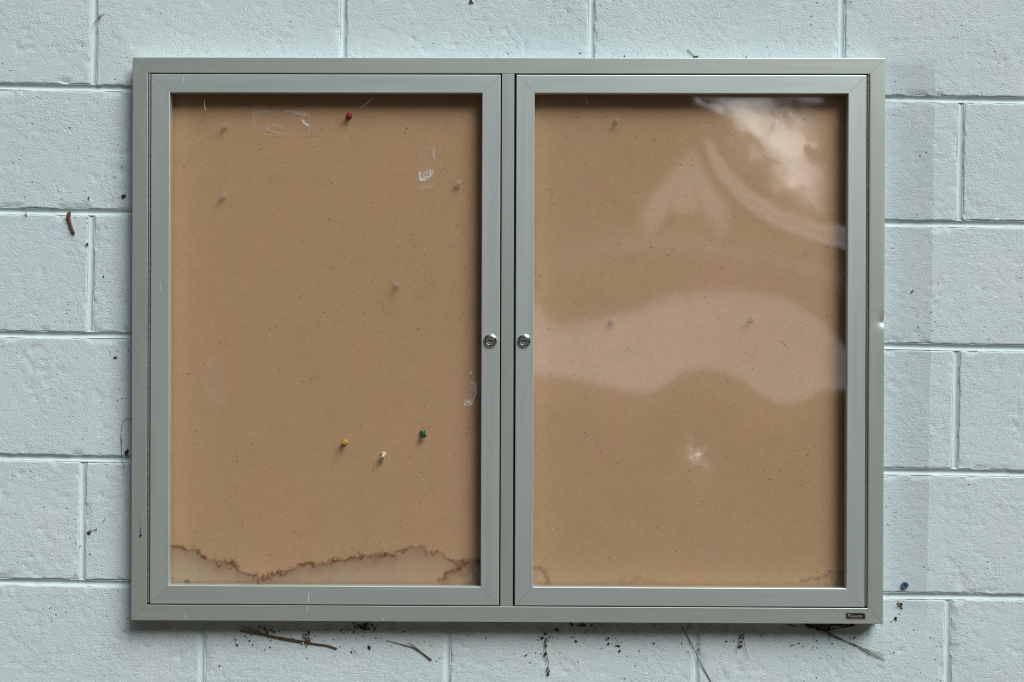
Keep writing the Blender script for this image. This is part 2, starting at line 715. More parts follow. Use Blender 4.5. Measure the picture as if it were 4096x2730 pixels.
def rail(name, A, B, A2, B2, yf, yb, mat, parent, c=.0007):
    """mitred length of extrusion: outer edge A-B, inner edge A2-B2 (x, z), softened along its two long edges only"""
    A, B, A2, B2 = [np.array(p, float) for p in (A, B, A2, B2)]
    w = np.linalg.norm(A2 - A) / math.sqrt(2)
    e = c / w
    prof = [(0, yb), (0, yf + c), (e * .3, yf + c * .3), (e, yf), (1 - e, yf), (1 - e * .3, yf + c * .3), (1, yf + c), (1, yb)]
    v, f = [], []
    for s_, y in prof:
        p = A + (A2 - A) * s_
        q = B + (B2 - B) * s_
        d = (q - p) / np.linalg.norm(q - p) * G
        v += [(p[0] + d[0], y, p[1] + d[1]), (q[0] - d[0], y, q[1] - d[1])]
    n = len(prof)
    for i in range(n):
        j = (i + 1) % n
        f.append((2 * i, 2 * i + 1, 2 * j + 1, 2 * j))
    f.append(tuple(2 * i for i in range(n))[::-1])
    f.append(tuple(2 * i + 1 for i in range(n)))
    o = pydata(name, v, f, mat, parent)
    bm_fix(o)
    return o


def bm_fix(o):
    import bmesh
    bm = bmesh.new()
    bm.from_mesh(o.data)
    bmesh.ops.recalc_face_normals(bm, faces=bm.faces)
    bm.to_mesh(o.data)
    bm.free()


ox, oz, ow = .6096, .4572, .0252
ix, iz = ox - ow, oz - ow
rail('frame_rail', (-ox, oz), (ox, oz), (-ix, iz), (ix, iz), YF, -.0006, M_OH, case)
rail('frame_rail', (-ox, -oz), (ox, -oz), (-ix, -iz), (ix, -iz), YF, -.0006, M_OH, case)
rail('frame_stile', (-ox, oz), (-ox, -oz), (-ix, iz), (-ix, -iz), YF, -.0006, M_OV, case)


def dented_stile():
    """right stile: front and outer side as a fine grid with a knock at its outer edge"""
    x1, w = ox, ow
    us = np.r_[0, .0004, np.linspace(.0012, w - .006, 7), np.linspace(w - .005, w - .0012, 7), w - .0005, w]
    ts = np.r_[np.linspace(0, .49, 12)[:-1], np.linspace(.49, .58, 90)[:-1], np.linspace(.58, 1, 12)]
    T, U = np.meshgrid(ts, us, indexing='ij')
    X = x1 - w + U
    ztop = oz - (w - U) - G
    Z = -ztop + 2 * ztop * T
    Y = np.full_like(X, YF)
    e = np.minimum(U, w - U)
    Y += np.clip(.0006 - e, 0, 1) ** 1 * .9
    dz, dx = Z - .0308, x1 - X
    g = np.exp(-(dz / .0050) ** 2) * np.exp(-(dx / .0060) ** 2)
    Y += .0017 * g
    Y += .0014 * np.exp(-((dz - .003) / .012) ** 2) * np.exp(-(dx / .012) ** 2)
    X = X - .0017 * np.exp(-(dz / .0045) ** 2) * np.exp(-(dx / .004) ** 2)
    nz_, nu = X.shape
    F = np.stack([X, Y, Z], -1)
    side = F[:, -1:].copy()
    side[..., 1] = -.0006
    inner = F[:, :1].copy()
    inner[..., 1] = -.0006
    A = np.concatenate([inner, F, side], 1)
    caps_t, caps_b = A[-1:].copy(), A[:1].copy()
    caps_t[..., 1] = -.0006
    caps_b[..., 1] = -.0006
    A = np.concatenate([caps_b, A, caps_t], 0)
    o = grid_mesh('frame_stile', A.reshape(-1, 3), A.shape[1], A.shape[0], M_OV, case, smooth=True)
    o.data.polygons.foreach_set('use_smooth', [True] * len(o.data.polygons))
    o.data.set_sharp_from_angle(angle=R(35))
    o['label'] = 'right upright of the outer frame with a small knock at its outer edge'
    return o


dented_stile()
box('mullion', -.0098, .0101, YF + .0004, -.0006, -.4315, .4315, M_OV, case, .0005)
box('back_panel', -.5843, .5843, -.0034, -.0012, -.4318, .4318, M_DARK, case)

# backing boards, one behind each door
YB = -.0085


def polyline_dist(P, line):
    d = np.full(P.shape[0], 9.0)
    for a, b in zip(line[:-1], line[1:]):
        a, b = np.array(a), np.array(b)
        ab = b - a
        t = np.clip(((P - a) @ ab) / (ab @ ab), 0, 1)
        d = np.minimum(d, np.linalg.norm(P - (a + t[:, None] * ab), axis=1))
    return d


def board(x0, x1, marks):
    n1, n2 = int((x1 - x0) / .0019), int(.864 / .0019)
    X, Z = np.meshgrid(np.linspace(x0, x1, n1), np.linspace(-.4316, .4316, n2))
    Y = YB + (fbm(X * 2.1 + 4, Z * 2.1, 61, 2) - .5) * .0012
    V = np.stack([X, Y, Z], -1).reshape(-1, 3)
    o = grid_mesh('pin_board', V, n1, n2, M_BOARD, case)
    P = np.stack([X.ravel(), Z.ravel()], 1)
    # feathery edge: distances are read at warped places
    w1 = np.stack([fbm(P[:, 0] * 45, P[:, 1] * 45, 71, 4) - .5, fbm(P[:, 0] * 45, P[:, 1] * 45, 72, 4) - .5], 1) * .022
    w2 = np.stack([fbm(P[:, 0] * 260, P[:, 1] * 260, 73, 2) - .5, fbm(P[:, 0] * 260, P[:, 1] * 260, 74, 2) - .5], 1) * .011
    Q = P + w1 + w2
    tide, wash = np.zeros(len(P)), np.zeros(len(P))
    for line, wdt, st, fill in marks['tides']:
        L = [cat(px, py, YB) for px, py in line]
        d = polyline_dist(Q, L)
        prof = np.exp(-(d / wdt) ** 2)
        broken = .35 + 1.0 * fbm(P[:, 0] * 110, P[:, 1] * 110, 75, 3)
        lx, lz = [p[0] for p in L], [p[1] for p in L]
        zl = np.interp(Q[:, 0], lx, lz, left=-9, right=-9)
        below = sstep(-.001, .004, zl - Q[:, 1])
        tide = np.maximum(tide, prof * broken * st)
        tide = np.maximum(tide, below * np.exp(-np.clip(zl - Q[:, 1], 0, 1) / .015) * .50 * st * fill)
        wash = np.maximum(wash, below * min(fill, 1) * (fill < 1.2) * (.5 + .7 * fbm(P[:, 0] * 18, P[:, 1] * 18, 76, 3)))
    mould = np.zeros(len(P))
    for (px, py, r, s) in marks['mould']:
        c = np.array(cat(px, py, YB))
        d = np.linalg.norm((Q - c) * np.array([.6, 1]), axis=1)
        mould = np.maximum(mould, s * sstep(r, r * .3, d) * sstep(.35, .6, fbm(P[:, 0] * 220, P[:, 1] * 220, 77, 2)))
    attr(o.data, 'tide', np.clip(tide, 0, 1))
    attr(o.data, 'washed', np.clip(wash, 0, 1))
    attr(o.data, 'mould', np.clip(mould, 0, 1))
    return o


TZ = 1.7408
left_tide = [(384, 1268), (400, 1258), (418, 1259), (440, 1266), (452, 1270), (470, 1281), (500, 1296), (512, 1291), (528, 1292),
             (540, 1302), (545, 1311), (560, 1318), (578, 1323), (600, 1325), (620, 1326), (640, 1322), (660, 1316), (675, 1306),
             (700, 1298), (725, 1303), (745, 1296), (775, 1288), (800, 1285), (830, 1278), (855, 1274), (868, 1283), (880, 1275),
             (900, 1283), (912, 1287)]
left_tide2 = [(905, 1284), (920, 1272), (940, 1268), (965, 1265), (990, 1268), (1010, 1276), (1030, 1284), (1050, 1290), (1070, 1291), (1112, 1290)]
left_tide3 = [(1020, 1330), (1032, 1315), (1045, 1308), (1062, 1298), (1080, 1293), (1112, 1292)]
board(-.5843, -.0005, dict(
    tides=[([(a * TZ, b * TZ) for a, b in left_tide], .0038, 1.0, 1.0),
           ([(a * TZ, b * TZ) for a, b in left_tide2], .0030, .8, .7),
           ([(a * TZ, b * TZ) for a, b in left_tide3], .0050, 1.0, 1.3)],
    mould=[(754, 2335, .006, 1), (690, 2330, .004, .7), (1030, 2322, .003, .8), (943, 2330, .002, .8), (1890, 2300, .02, .35),
           (880, 2285, .002, .7), (800, 2287, .004, .6), (1485, 2263, .004, .5), (735, 2224, .003, .6)]))
board(.0005, .5843, dict(
    tides=[([(1222 * TZ, 1308 * TZ), (1240 * TZ, 1311 * TZ), (1252 * TZ, 1317 * TZ), (1262 * TZ, 1335 * TZ)], .0040, .7, .25),
           ([(1430 * TZ, 1341 * TZ), (1460 * TZ, 1335 * TZ), (1500 * TZ, 1340 * TZ)], .003, .3, .1),
           ([(1845 * TZ, 1338 * TZ), (1880 * TZ, 1328 * TZ), (1910 * TZ, 1322 * TZ), (1960 * TZ, 1316 * TZ)], .0035, .55, .4)],
    mould=[(3390, 2330, .02, .3)]))


# doors
def prism_box(name, *a, **k):
    return box(name, *a, **k)


YD = YF - .0005            # doors sit a hair proud of the outer frame
YP = -.0285                # front face of the panes


def pane(x0, x1, z0, z1, parent, slope):
    """thin acrylic sheet; its vertex normals carry the sheet's warp"""
    n1, n2 = int((x1 - x0) / .003), int((z1 - z0) / .003)
    X, Z = np.meshgrid(np.linspace(x0, x1, n1), np.linspace(z0, z1, n2))
    sx, sz, glow_rough, veil = slope(X, Z)
    nv = X.size
    Vf = np.stack([X, np.full_like(X, YP), Z], -1).reshape(-1, 3)
    Vb = Vf.copy()
    Vb[:, 1] = YP + .0025
    me = bpy.data.meshes.new('pane')
    j, i = np.meshgrid(np.arange(n2 - 1), np.arange(n1 - 1), indexing='ij')
    a = (j * n1 + i).ravel()
    qf = np.stack([a, a + 1, a + 1 + n1, a + n1], 1)
    qb = qf[:, ::-1] + nv
    # rim
    ring = list(range(n1)) + [k * n1 + n1 - 1 for k in range(1, n2)] + [(n2 - 1) * n1 + k for k in range(n1 - 2, -1, -1)] + [k * n1 for k in range(n2 - 2, 0, -1)]
    ring = np.array(ring)
    nxt = np.roll(ring, -1)
    qr = np.stack([ring, ring + nv, nxt + nv, nxt], 1)
    q = np.concatenate([qf, qb, qr])
    V = np.concatenate([Vf, Vb])
    me.vertices.add(len(V))
    me.vertices.foreach_set('co', V.astype(np.float32).ravel())
    me.loops.add(q.size)
    me.loops.foreach_set('vertex_index', q.ravel().astype(np.int32))
    me.polygons.add(len(q))
    me.polygons.foreach_set('loop_start', (np.arange(len(q)) * 4).astype(np.int32))
    me.polygons.foreach_set('use_smooth', np.full(len(q), True))
    me.update(calc_edges=True)
    nf = np.stack([sx.ravel(), np.full(nv, -1.0), sz.ravel()], 1)
    nf /= np.linalg.norm(nf, axis=1)[:, None]
    N = np.concatenate([nf, -nf])
    me.normals_split_custom_set_from_vertices([tuple(v) for v in N])
    me.materials.append(M_PANE)
    attr(me, 'glow_rough', np.r_[glow_rough.ravel(), glow_rough.ravel()])
    attr(me, 'painted_haze', np.r_[.004 + veil.ravel(), np.zeros(nv)])
    return link('pane', me, parent)


def flat_slope(X, Z):
    return (fbm(X * 3, Z * 3, 201, 2) - .5) * .03, (fbm(X * 3, Z * 3, 202, 2) - .5) * .03 - .012, X * 0, X * 0


def px_of(X, Z):
    """case coordinates on the pane plane -> coordinates of the 2353-wide view of the photo"""
    x = cR * X - sR * Z
    z = 1.5 + sR * X + cR * Z
    P = np.stack([x - CAM_POS[0], np.full_like(x, YP - CAM_POS[1]), z - CAM_POS[2]], -1) @ CR
    return (PW / 2 + FPX * P[..., 0] / P[..., 1]) / TZ, (PH / 2 - FPX * P[..., 2] / P[..., 1]) / TZ


def seg_mask(U, V, pts, rads, soft):
    out = np.zeros_like(U)
    for (a, ra), (b, rb) in zip(zip(pts[:-1], rads[:-1]), zip(pts[1:], rads[1:])):
        a, b = np.array(a, float), np.array(b, float)
        ab = b - a
        t = np.clip(((U - a[0]) * ab[0] + (V - a[1]) * ab[1]) / (ab @ ab), 0, 1)
        d = np.hypot(U - (a[0] + t * ab[0]), V - (a[1] + t * ab[1]))
        out = np.maximum(out, 1 - sstep(-soft * 1.2, soft * 1.2, d - (ra + (rb - ra) * t)))
    return out




def slope_to(X, Z, az, el):
    """slopes of the sheet that would mirror the direction (az, el) to the viewer"""
    x = cR * X - sR * Z
    z = 1.5 + sR * X + cR * Z
    d = np.stack([x - CAM_POS[0], np.full_like(x, YP - CAM_POS[1]), z - CAM_POS[2]], -1)
    d /= np.linalg.norm(d, axis=-1)[..., None]
    az, el = np.radians(az) + 0 * X, np.radians(el) + 0 * X
    r = np.stack([np.sin(az) * np.cos(el), -np.cos(az) * np.cos(el), np.sin(el)], -1)
    n_ = r - d
    return n_[..., 0] / -n_[..., 1], n_[..., 2] / -n_[..., 1]



def warped_slope(X, Z):
    U, V = px_of(X, Z)
    wu = (fbm(X * 14, Z * 14, 211, 3) - .5)
    Vw = V + wu * 22
    Uw = U + (fbm(X * 14, Z * 14, 212, 3) - .5) * 22
    ux = [1200, 1227, 1260, 1300, 1370, 1440, 1520, 1600, 1680, 1760, 1840, 1900, 1960]
    uy = [668, 690, 730, 745, 738, 718, 690, 674, 668, 680, 705, 745, 830]
    lx = [1200, 1227, 1270, 1330, 1400, 1465, 1500, 1530, 1570, 1620, 1670, 1710, 1740, 1800, 1850, 1900, 1960]
    ly = [870, 872, 874, 884, 898, 912, 906, 886, 862, 856, 862, 885, 912, 938, 930, 905, 895]
    up, lo = np.interp(Uw, ux, uy), np.interp(Uw, lx, ly)
    band = sstep(-70, 60, Vw - up) * (1 - sstep(-46, 40, Vw - lo))
    m = band
    tent = seg_mask(Uw, Vw, [(1584, 345), (1540, 440), (1490, 540)], [5, 26, 40], 34)
    tent = np.maximum(tent, seg_mask(Uw, Vw, [(1584, 345), (1615, 430), (1655, 520)], [5, 26, 40], 34))
    tent = np.maximum(tent, seg_mask(Uw, Vw, [(1582, 380), (1575, 470)], [18, 46], 40))
    m = np.maximum(m, (.92 - .45 * sstep(440, 560, Vw)) * tent)
    m = np.maximum(m, seg_mask(Uw, Vw, [(1625, 330), (1665, 400), (1730, 460), (1800, 505), (1880, 535), (1960, 552)], [10, 17, 20, 20, 22, 30], 18))
    m = np.maximum(m, .55 * seg_mask(Uw, Vw, [(1790, 560), (1850, 620), (1930, 640)], [20, 36, 30], 50))
    m = np.maximum(m, .56 * seg_mask(Uw, Vw, [(1280, 610), (1450, 560), (1600, 560), (1800, 600)], [30, 45, 50, 40], 70))
    m = np.maximum(m, .75 * seg_mask(Uw, Vw, [(1604, 1058), (1626, 1078)], [26, 24], 40))
    bx_, bz_ = (fbm(X * 3, Z * 3, 213, 2) - .5) * .04, -.015
    kx, kz = slope_to(X, Z, 2 + 6 * fbm(X * 5, Z * 5, 214, 2), 54)
    sx, sz = bx_ + (kx - bx_) * m, bz_ + (kz - bz_) * m
    # corner that mirrors the bright canopy and sky below the sun
    hot = np.maximum(seg_mask(Uw, Vw, [(1700, 240), (1770, 320), (1840, 410), (1880, 470)], [70, 110, 70, 30], 80), .9 * seg_mask(Uw, Vw, [(1600, 214), (1720, 222), (1880, 222)], [14, 24, 10], 26)) * (1 - m)
    A_, B_ = (X + Z) * .707, (X - Z) * .707      # streaks run down to the right
    turb = fbm(A_ * 20 + 3 + .5 * fbm(X * 14, Z * 14, 225, 2), B_ * 11, 221, 4)
    hx, hz = slope_to(X, Z, 13, 22 + 26 * sstep(.34, .66, turb))
    k = hot * .95
    sx, sz = sx + (hx - sx) * k, sz + (hz - sz) * k
    # sun glow shaped in: patches tilted and roughened to catch the sun
    pch = seg_mask(Uw, Vw, [(1790, 318), (1830, 330), (1868, 335)], [12, 26, 6], 20)
    pch = np.maximum(pch, .8 * seg_mask(Uw, Vw, [(1600, 230), (1640, 248), (1700, 262), (1745, 285)], [8, 10, 12, 8], 16))
    pch = np.maximum(pch, .8 * seg_mask(Uw, Vw, [(1735, 232), (1790, 240), (1820, 262)], [4, 8, 6], 12))
    pch = np.maximum(pch, .5 * seg_mask(Uw, Vw, [(1790, 430), (1860, 420)], [26, 10], 30))
    pch = np.maximum(pch, .7 * seg_mask(Uw, Vw, [(1655, 232), (1690, 262), (1735, 300)], [3, 6, 10], 10))
    pch = np.maximum(pch, .6 * seg_mask(Uw, Vw, [(1830, 268), (1842, 285)], [5, 3], 9))
    pch = np.maximum(pch, .55 * seg_mask(Uw, Vw, [(1590, 222), (1618, 232), (1640, 250)], [4, 7, 5], 10))
    pch = pch * (.10 + .95 * sstep(.32, .68, fbm(A_ * 62 + 2 * fbm(X * 20, Z * 20, 226, 2), B_ * 40, 223, 4)))
    px_, pz_ = slope_to(X, Z, 22, 37)
    k = np.clip(pch, 0, 1)
    sx, sz = sx + (px_ - sx) * k, sz + (pz_ - sz) * k
    glow_rough = np.clip(np.maximum(pch * 1.4, .7 * hot), 0, 1)
    # little crumpled ding low in the sheet
    dd = seg_mask(U, V, [(1610, 982), (1588, 1005), (1582, 1035), (1592, 1056), (1616, 1032)], [2, 4, 8, 10, 6], 11)
    cr = .25 + .75 * sstep(.45, .70, fbm(X * 200, Z * 200, 231, 2))
    qx, qz = slope_to(X, Z, 26, 40)
    k = dd * cr * .8
    sx, sz = sx + (qx - sx) * k, sz + (qz - sz) * k
    glow_rough = np.maximum(glow_rough, dd)
    # pale film painted in for reflected haze, heavier over the bulge
    veil = .022 * sstep(420, 560, Vw) * (1 - sstep(880, 1000, Vw)) * sstep(1935, 1860, U)
    veil = np.maximum(veil, .014 * sstep(1935, 1880, U) * sstep(225, 300, V))
    return sx, sz, glow_rough, veil


def door(x0, x1, xi0, xi1, slope, label, lockx):
    z0, z1, zi = -.4302, .4295, .4000
    d = empty('door', (0, 0, 0), case)
    d['label'] = label
    yb = -.0175

    rail('door_rail', (x0, z1), (x1, z1), (xi0, zi), (xi1, zi), YD, yb, M_DH, d, .0010)
    rail('door_rail', (x0, z0), (x1, z0), (xi0, -zi), (xi1, -zi), YD, yb, M_DH, d, .0010)
    rail('door_stile', (x0, z1), (x0, z0), (xi0, zi), (xi0, -zi), YD, yb, M_DV, d, .0010)
    rail('door_stile', (x1, z1), (x1, z0), (xi1, zi), (xi1, -zi), YD, yb, M_DV, d, .0010)
    pane(xi0 - .004, xi1 + .004, -zi - .004, zi + .004, d, slope)
    return d


door(-.5793, -.0121, -.5487, -.0419, flat_slope, 'left door with a clear flat pane', 0)
door(.0135, .5793, .0430, .5498, warped_slope, 'right door with a warped pane mirroring pale sky', 0)
# dark gaskets at the bottom of the gaps
box('gasket', -.5840, -.0102, -.0240, -.0225, -.4314, -.4290, M_DARK, case)
box('gasket', .0105, .5840, -.0240, -.0225, -.4314, -.4290, M_DARK, case)
box('gasket', -.5840, -.0102, -.0240, -.0225, .4285, .4314, M_DARK, case)
box('gasket', .0105, .5840, -.0240, -.0225, .4285, .4314, M_DARK, case)
box('gasket', -.0135, -.0100, -.0240, -.0225, -.4284, .4284, M_DARK, case)
box('gasket', .0103, .0150, -.0240, -.0225, -.4284, .4284, M_DARK, case)

# continuous hinges
kn_v, kn_f = [], []
PITCH = .01345
kn_v, kn_f = tube([(0, 0, -PITCH / 2 + .0004), (0, 0, PITCH / 2 - .0004)], [.00155, .00155], 8)
kn_mesh = bpy.data.meshes.new('knuckle')
kn_mesh.from_pydata([tuple(p) for p in kn_v], [], kn_f)
kn_mesh.materials.append(M_STEEL)
for sgn in (-1, 1):
    h = empty('hinge', (0, 0, 0), case)
    box('hinge_pin', sgn * .5817 - .0005, sgn * .5817 + .0005, YF + .0012, YF + .0030, -.4285, .4285, M_DARK, h)
    box('hinge_leaf', sgn * .5817 - .0022, sgn * .5817 + .0021, YF + .0042, YF + .0052, -.4285, .4290, M_DARK, h)
    k = 0
    z = -.4285 + PITCH / 2
    while z < .4285:
        o = link('knuckle', kn_mesh, h)
        o.location = (sgn * .5820 - .0001, YF + .0022, z)
        z += PITCH

# locks
for lx, lab in ((-.0273, 'chrome cam lock on the left door'), (.0272, 'chrome cam lock on the right door')):
    lk = empty('lock', (lx, YD, -.0012), case)
    lk['label'] = lab
    tilt = .03 if lx < 0 else -.05
    v, f = lathe([(.0113, 0), (.0113, .0008), (.0109, .0017), (.0092, .0034), (.0084, .0038), (.0079, .0036), (.0077, .0022)], 40)
    bevel(pydata('collar', v, f, M_CHROME, lk, True), .0001, 1)
    v, f = lathe([(.0075, .0010), (.0075, .0044), (.0071, .0048), (.0066, .0047), (.0064, .0043)], 36)
    o = pydata('cylinder', v, f, M_CHROME2, lk)
    for p in o.data.polygons:
        p.use_smooth = len(p.vertices) == 4
    # key slot: dark recess with a bright lower lip
    w, hh = .0050, .0009
    sl = [(-w, -hh), (-w * .3, -hh), (0, -hh * 1.9), (w * .45, -hh * 1.2), (w, -hh), (w, hh * .8), (w * .4, hh * .5), (0, hh * 1.3), (-w * .5, hh * .8), (-w, hh * .6)]
    vv = [(a, -.00445, b) for a, b in sl] + [(a, -.0040, b) for a, b in sl]
    n = len(sl)
    ff = [tuple(range(n))[::-1], tuple(range(n, 2 * n))] + [(i, (i + 1) % n, n + (i + 1) % n, n + i) for i in range(n)]
    o = pydata('key_slot', vv, ff, M_BLACK, lk)
    o.rotation_euler = (0, tilt, 0)
    sl = [(-.0018, -.0016), (-.0010, -.0030), (.0002, -.0034), (.0014, -.0028), (.0018, -.0017), (.0004, -.0022)]
    vv = [(a, -.00448 - .0004 * (i in (1, 2, 3)), b) for i, (a, b) in enumerate(sl)] + [(a, -.0042, b) for a, b in sl]
    n = len(sl)
    ff = [tuple(range(n))[::-1], tuple(range(n, 2 * n))] + [(i, (i + 1) % n, n + (i + 1) % n, n + i) for i in range(n)]
    pydata('slot_lip', vv, ff, M_CHROME, lk)

# maker's badge
bx, bz = .5650, -.4443
bd = empty('badge', (bx, YF, bz), case)
bd.rotation_euler = (0, .012, 0)


def badge_outline(w, h, r, n=8):
    pts = [(-w, h)]
    for k in range(n + 1):
        a = math.pi / 2 * (1 - k / n)
        pts.append((w - r + r * math.cos(a), h - r + r * math.sin(a)))
    pts.append((w, -h))
    for k in range(n + 1):
        a = -math.pi / 2 - math.pi / 2 * k / n
        pts.append((-w + r + r * math.cos(a), -h + r + r * math.sin(a)))
    return pts


def extrude_outline(name, pts, y0, y1, mat, parent):
    n = len(pts)
    v = [(a, y0, b) for a, b in pts] + [(a, y1, b) for a, b in pts]
    f = [tuple(range(n))[::-1], tuple(range(n, 2 * n))] + [(i, (i + 1) % n, n + (i + 1) % n, n + i) for i in range(n)]
    return pydata(name, v, f, mat, parent)


extrude_outline('plate', badge_outline(.0157, .0051, .0036), -.0006, 0, M_BLACK, bd)
o_, i_ = badge_outline(.0150, .0045, .0032), badge_outline(.01475, .00425, .0030)
n = len(o_)
pydata('border', [(a, -.00072, b) for a, b in o_] + [(a, -.00072, b) for a, b in i_] + [(a, -.0004, b) for a, b in o_] + [(a, -.0004, b) for a, b in i_],
       [(i, (i + 1) % n, n + (i + 1) % n, n + i) for i in range(n)][::1] + [(2 * n + i, 2 * n + (i + 1) % n, (i + 1) % n, i) for i in range(n)] +
       [(n + i, n + (i + 1) % n, 3 * n + (i + 1) % n, 3 * n + i) for i in range(n)], M_SILVER, bd)
fc = bpy.data.curves.new('lettering', 'FONT')
fc.body = 'Quartet'
fc.size = .0062
fc.extrude = .00008
fc.align_x = 'CENTER'
fc.align_y = 'CENTER'
fc.materials.append(M_SILVER)
tmp = bpy.data.objects.new('tmp', fc)
C.objects.link(tmp)
bpy.context.view_layer.update()
fo = bpy.data.objects.new('lettering', bpy.data.meshes.new_from_object(tmp.evaluated_get(bpy.context.evaluated_depsgraph_get())))
C.objects.link(fo)
bpy.data.objects.remove(tmp)
fo.parent = bd
fo.location = (.0011, -.00078, -.0002)
fo.rotation_euler = (R(90), 0, 0)
for ex, ez, es in ((-.0106, .0022, .0008), (-.0113, .0006, .0009), (-.0121, .0021, .0004), (-.0098, .0027, .0005), (-.0109, -.0006, .0007)):
    box('emblem', ex - es, ex + es, -.00085, -.0005, ez - es, ez + es, M_SILVER, bd)

# drip of black paint and scratches on the aluminium
sv, sf = [], []
random.seed(11)
for k in range(60):
    t = k / 59
    px = 560 + random.uniform(-3.5, 3.5) * (1 - t * .2) + 2.5 * t
    py = 2056 + 92 * t
    x, z = cat(px, py, YF)
    s = (.0004 + .0011 * max(0, (t - .62)) * 1.6) * random.uniform(.4, 1.2)
    if t < .6 and random.random() < .35:
        continue
    b = len(sv)
    for a in range(6):
        an = a * math.pi / 3
        sv.append((x + s * math.cos(an) * .8, YF - .00015, z + s * 2.2 * math.sin(an)))
    sf.append(tuple(range(b, b + 6)))
    b2 = b
tag(pydata('paint_smear', sv, sf, M_SMEAR, case), kind='stuff')
sv, sf = [], []
scr = [(735, 300, 332, 1.6), (1830, 228, 242, 1.2), (1124, 240, 250, 1.0), (1233, 2372, 2410, 1.6), (1230, 2428, 2450, 1.2), (1568, 2355, 2362, 1.2),
       (641, 1130, 1172, 1.3), (2680, 2440, 2455, 1.3), (1906, 2470, 2485, 1.6), (741, 2455, 2478, 1.4), (1808, 2346, 2354, 1.6), (560, 232, 241, 1.4),
       (858, 280, 288, 1), (957, 247, 265, 1.4), (673, 1330, 1345, 1.2), (2340, 350, 366, 1.4), (3438, 962, 968, 2), (3437, 2223, 2235, 1.2), (1960, 1180, 1190, 1),
       (1125, 2060, 2070, 1), (2935, 2400, 2420, 1), (1028, 245, 262, 1), (3478, 2440, 2448, 2.5), (1533, 2476, 2483, 3)]
for px, a, b, w in scr:
    door_face = True
    y = YD - .0001
    x0, z0 = cat(px - w, b, y)
    x1, z1 = cat(px + w, a, y)
    i = len(sv)
    sv += [(x0, y, z0), (x1 - .0002, y, z0), (x1, y, z1), (x0 + .0001, y, z1)]
    sf.append((i, i + 1, i + 2, i + 3))
tag(pydata('scratches', sv, sf, M_DUST, case), kind='stuff')

# ------------------------------------------------------------------ push pins
def make_pin(mat):
    root = empty('push_pin')
    v, f = lathe([(.0030, .0005), (.0046, .0008), (.0049, .0016), (.0046, .0024), (.0030, .0032), (.0024, .0050), (.0025, .0085),
                  (.0034, .0105), (.0041, .0112), (.0042, .0122), (.0039, .0129), (.0030, .0131)], 24)
    f.append(tuple(range(24))[::-1])
    o = pydata('head', v, f, mat, root, False)
    for p in o.data.polygons:
        p.use_smooth = len(p.vertices) == 4
    v, f = lathe([(.0003, -.0040), (.0003, .0040)], 8)
    pydata('needle', v, f, M_PIN, root)
    return root


pins = {}
PINS = [
    (898, 507, 'clear', (.05, .10), 'clear push pin at the upper left of the left board'),
    (893, 786, 'clear', (.0, .05), 'clear push pin on the left board straight below the upper left one'),
    (1395, 464, 'red', (.10, .05), 'red push pin near the top of the left board'),
    (1831, 741, 'clear', (.10, .30), 'clear push pin beside the right edge of the left board, below the tape scrap'),
    (1586, 1141, 'clear', (.02, .05), 'lone clear push pin right of the middle of the left board'),
    (1379, 1770, 'yellow', (-.02, .03), 'yellow push pin low on the left board'),
    (1534, 1817, 'white', (-.10, -.55), 'white push pin low on the left board, between yellow and green'),
    (1689, 1730, 'green', (.28, -.50), 'green push pin low on the left board, head drooping'),
    (2466, 484, 'clear', (.10, -.05), 'clear push pin at the upper left of the right board'),
    (2449, 1284, 'clear', (.15, .1), 'clear push pin with a fleck below it, left middle of the right board'),
    (3008, 1275, 'clear', (-.1, .0), 'clear push pin at the right middle of the right board'),
    (3098, 496, 'clear', (.2, .15), 'clear push pin at the upper right of the right board'),
]
MATS = dict(clear=M_CLEAR, red=M_RED, yellow=M_YELLOW, white=M_WHITE, green=M_GREEN)
for px, py, kind, (tx, tz), lab in PINS:
    if kind not in pins:
        pins[kind] = r = make_pin(MATS[kind])
    else:
        src = pins[kind]
        r = src.copy()
        C.objects.link(r)
        for ch in src.children:
            c = ch.copy()
            C.objects.link(c)
            c.parent = r
    p = at(px, py, YB - .006)
    r.location = (p.x, YB - .0004, p.z)
    axis = Vector((tx, -1, tz)).normalized()
    r.rotation_euler = Vector((0, -1, 0)).rotation_difference(axis).to_euler()
    tag(r, lab, 'push pin', 'push pins in the boards')


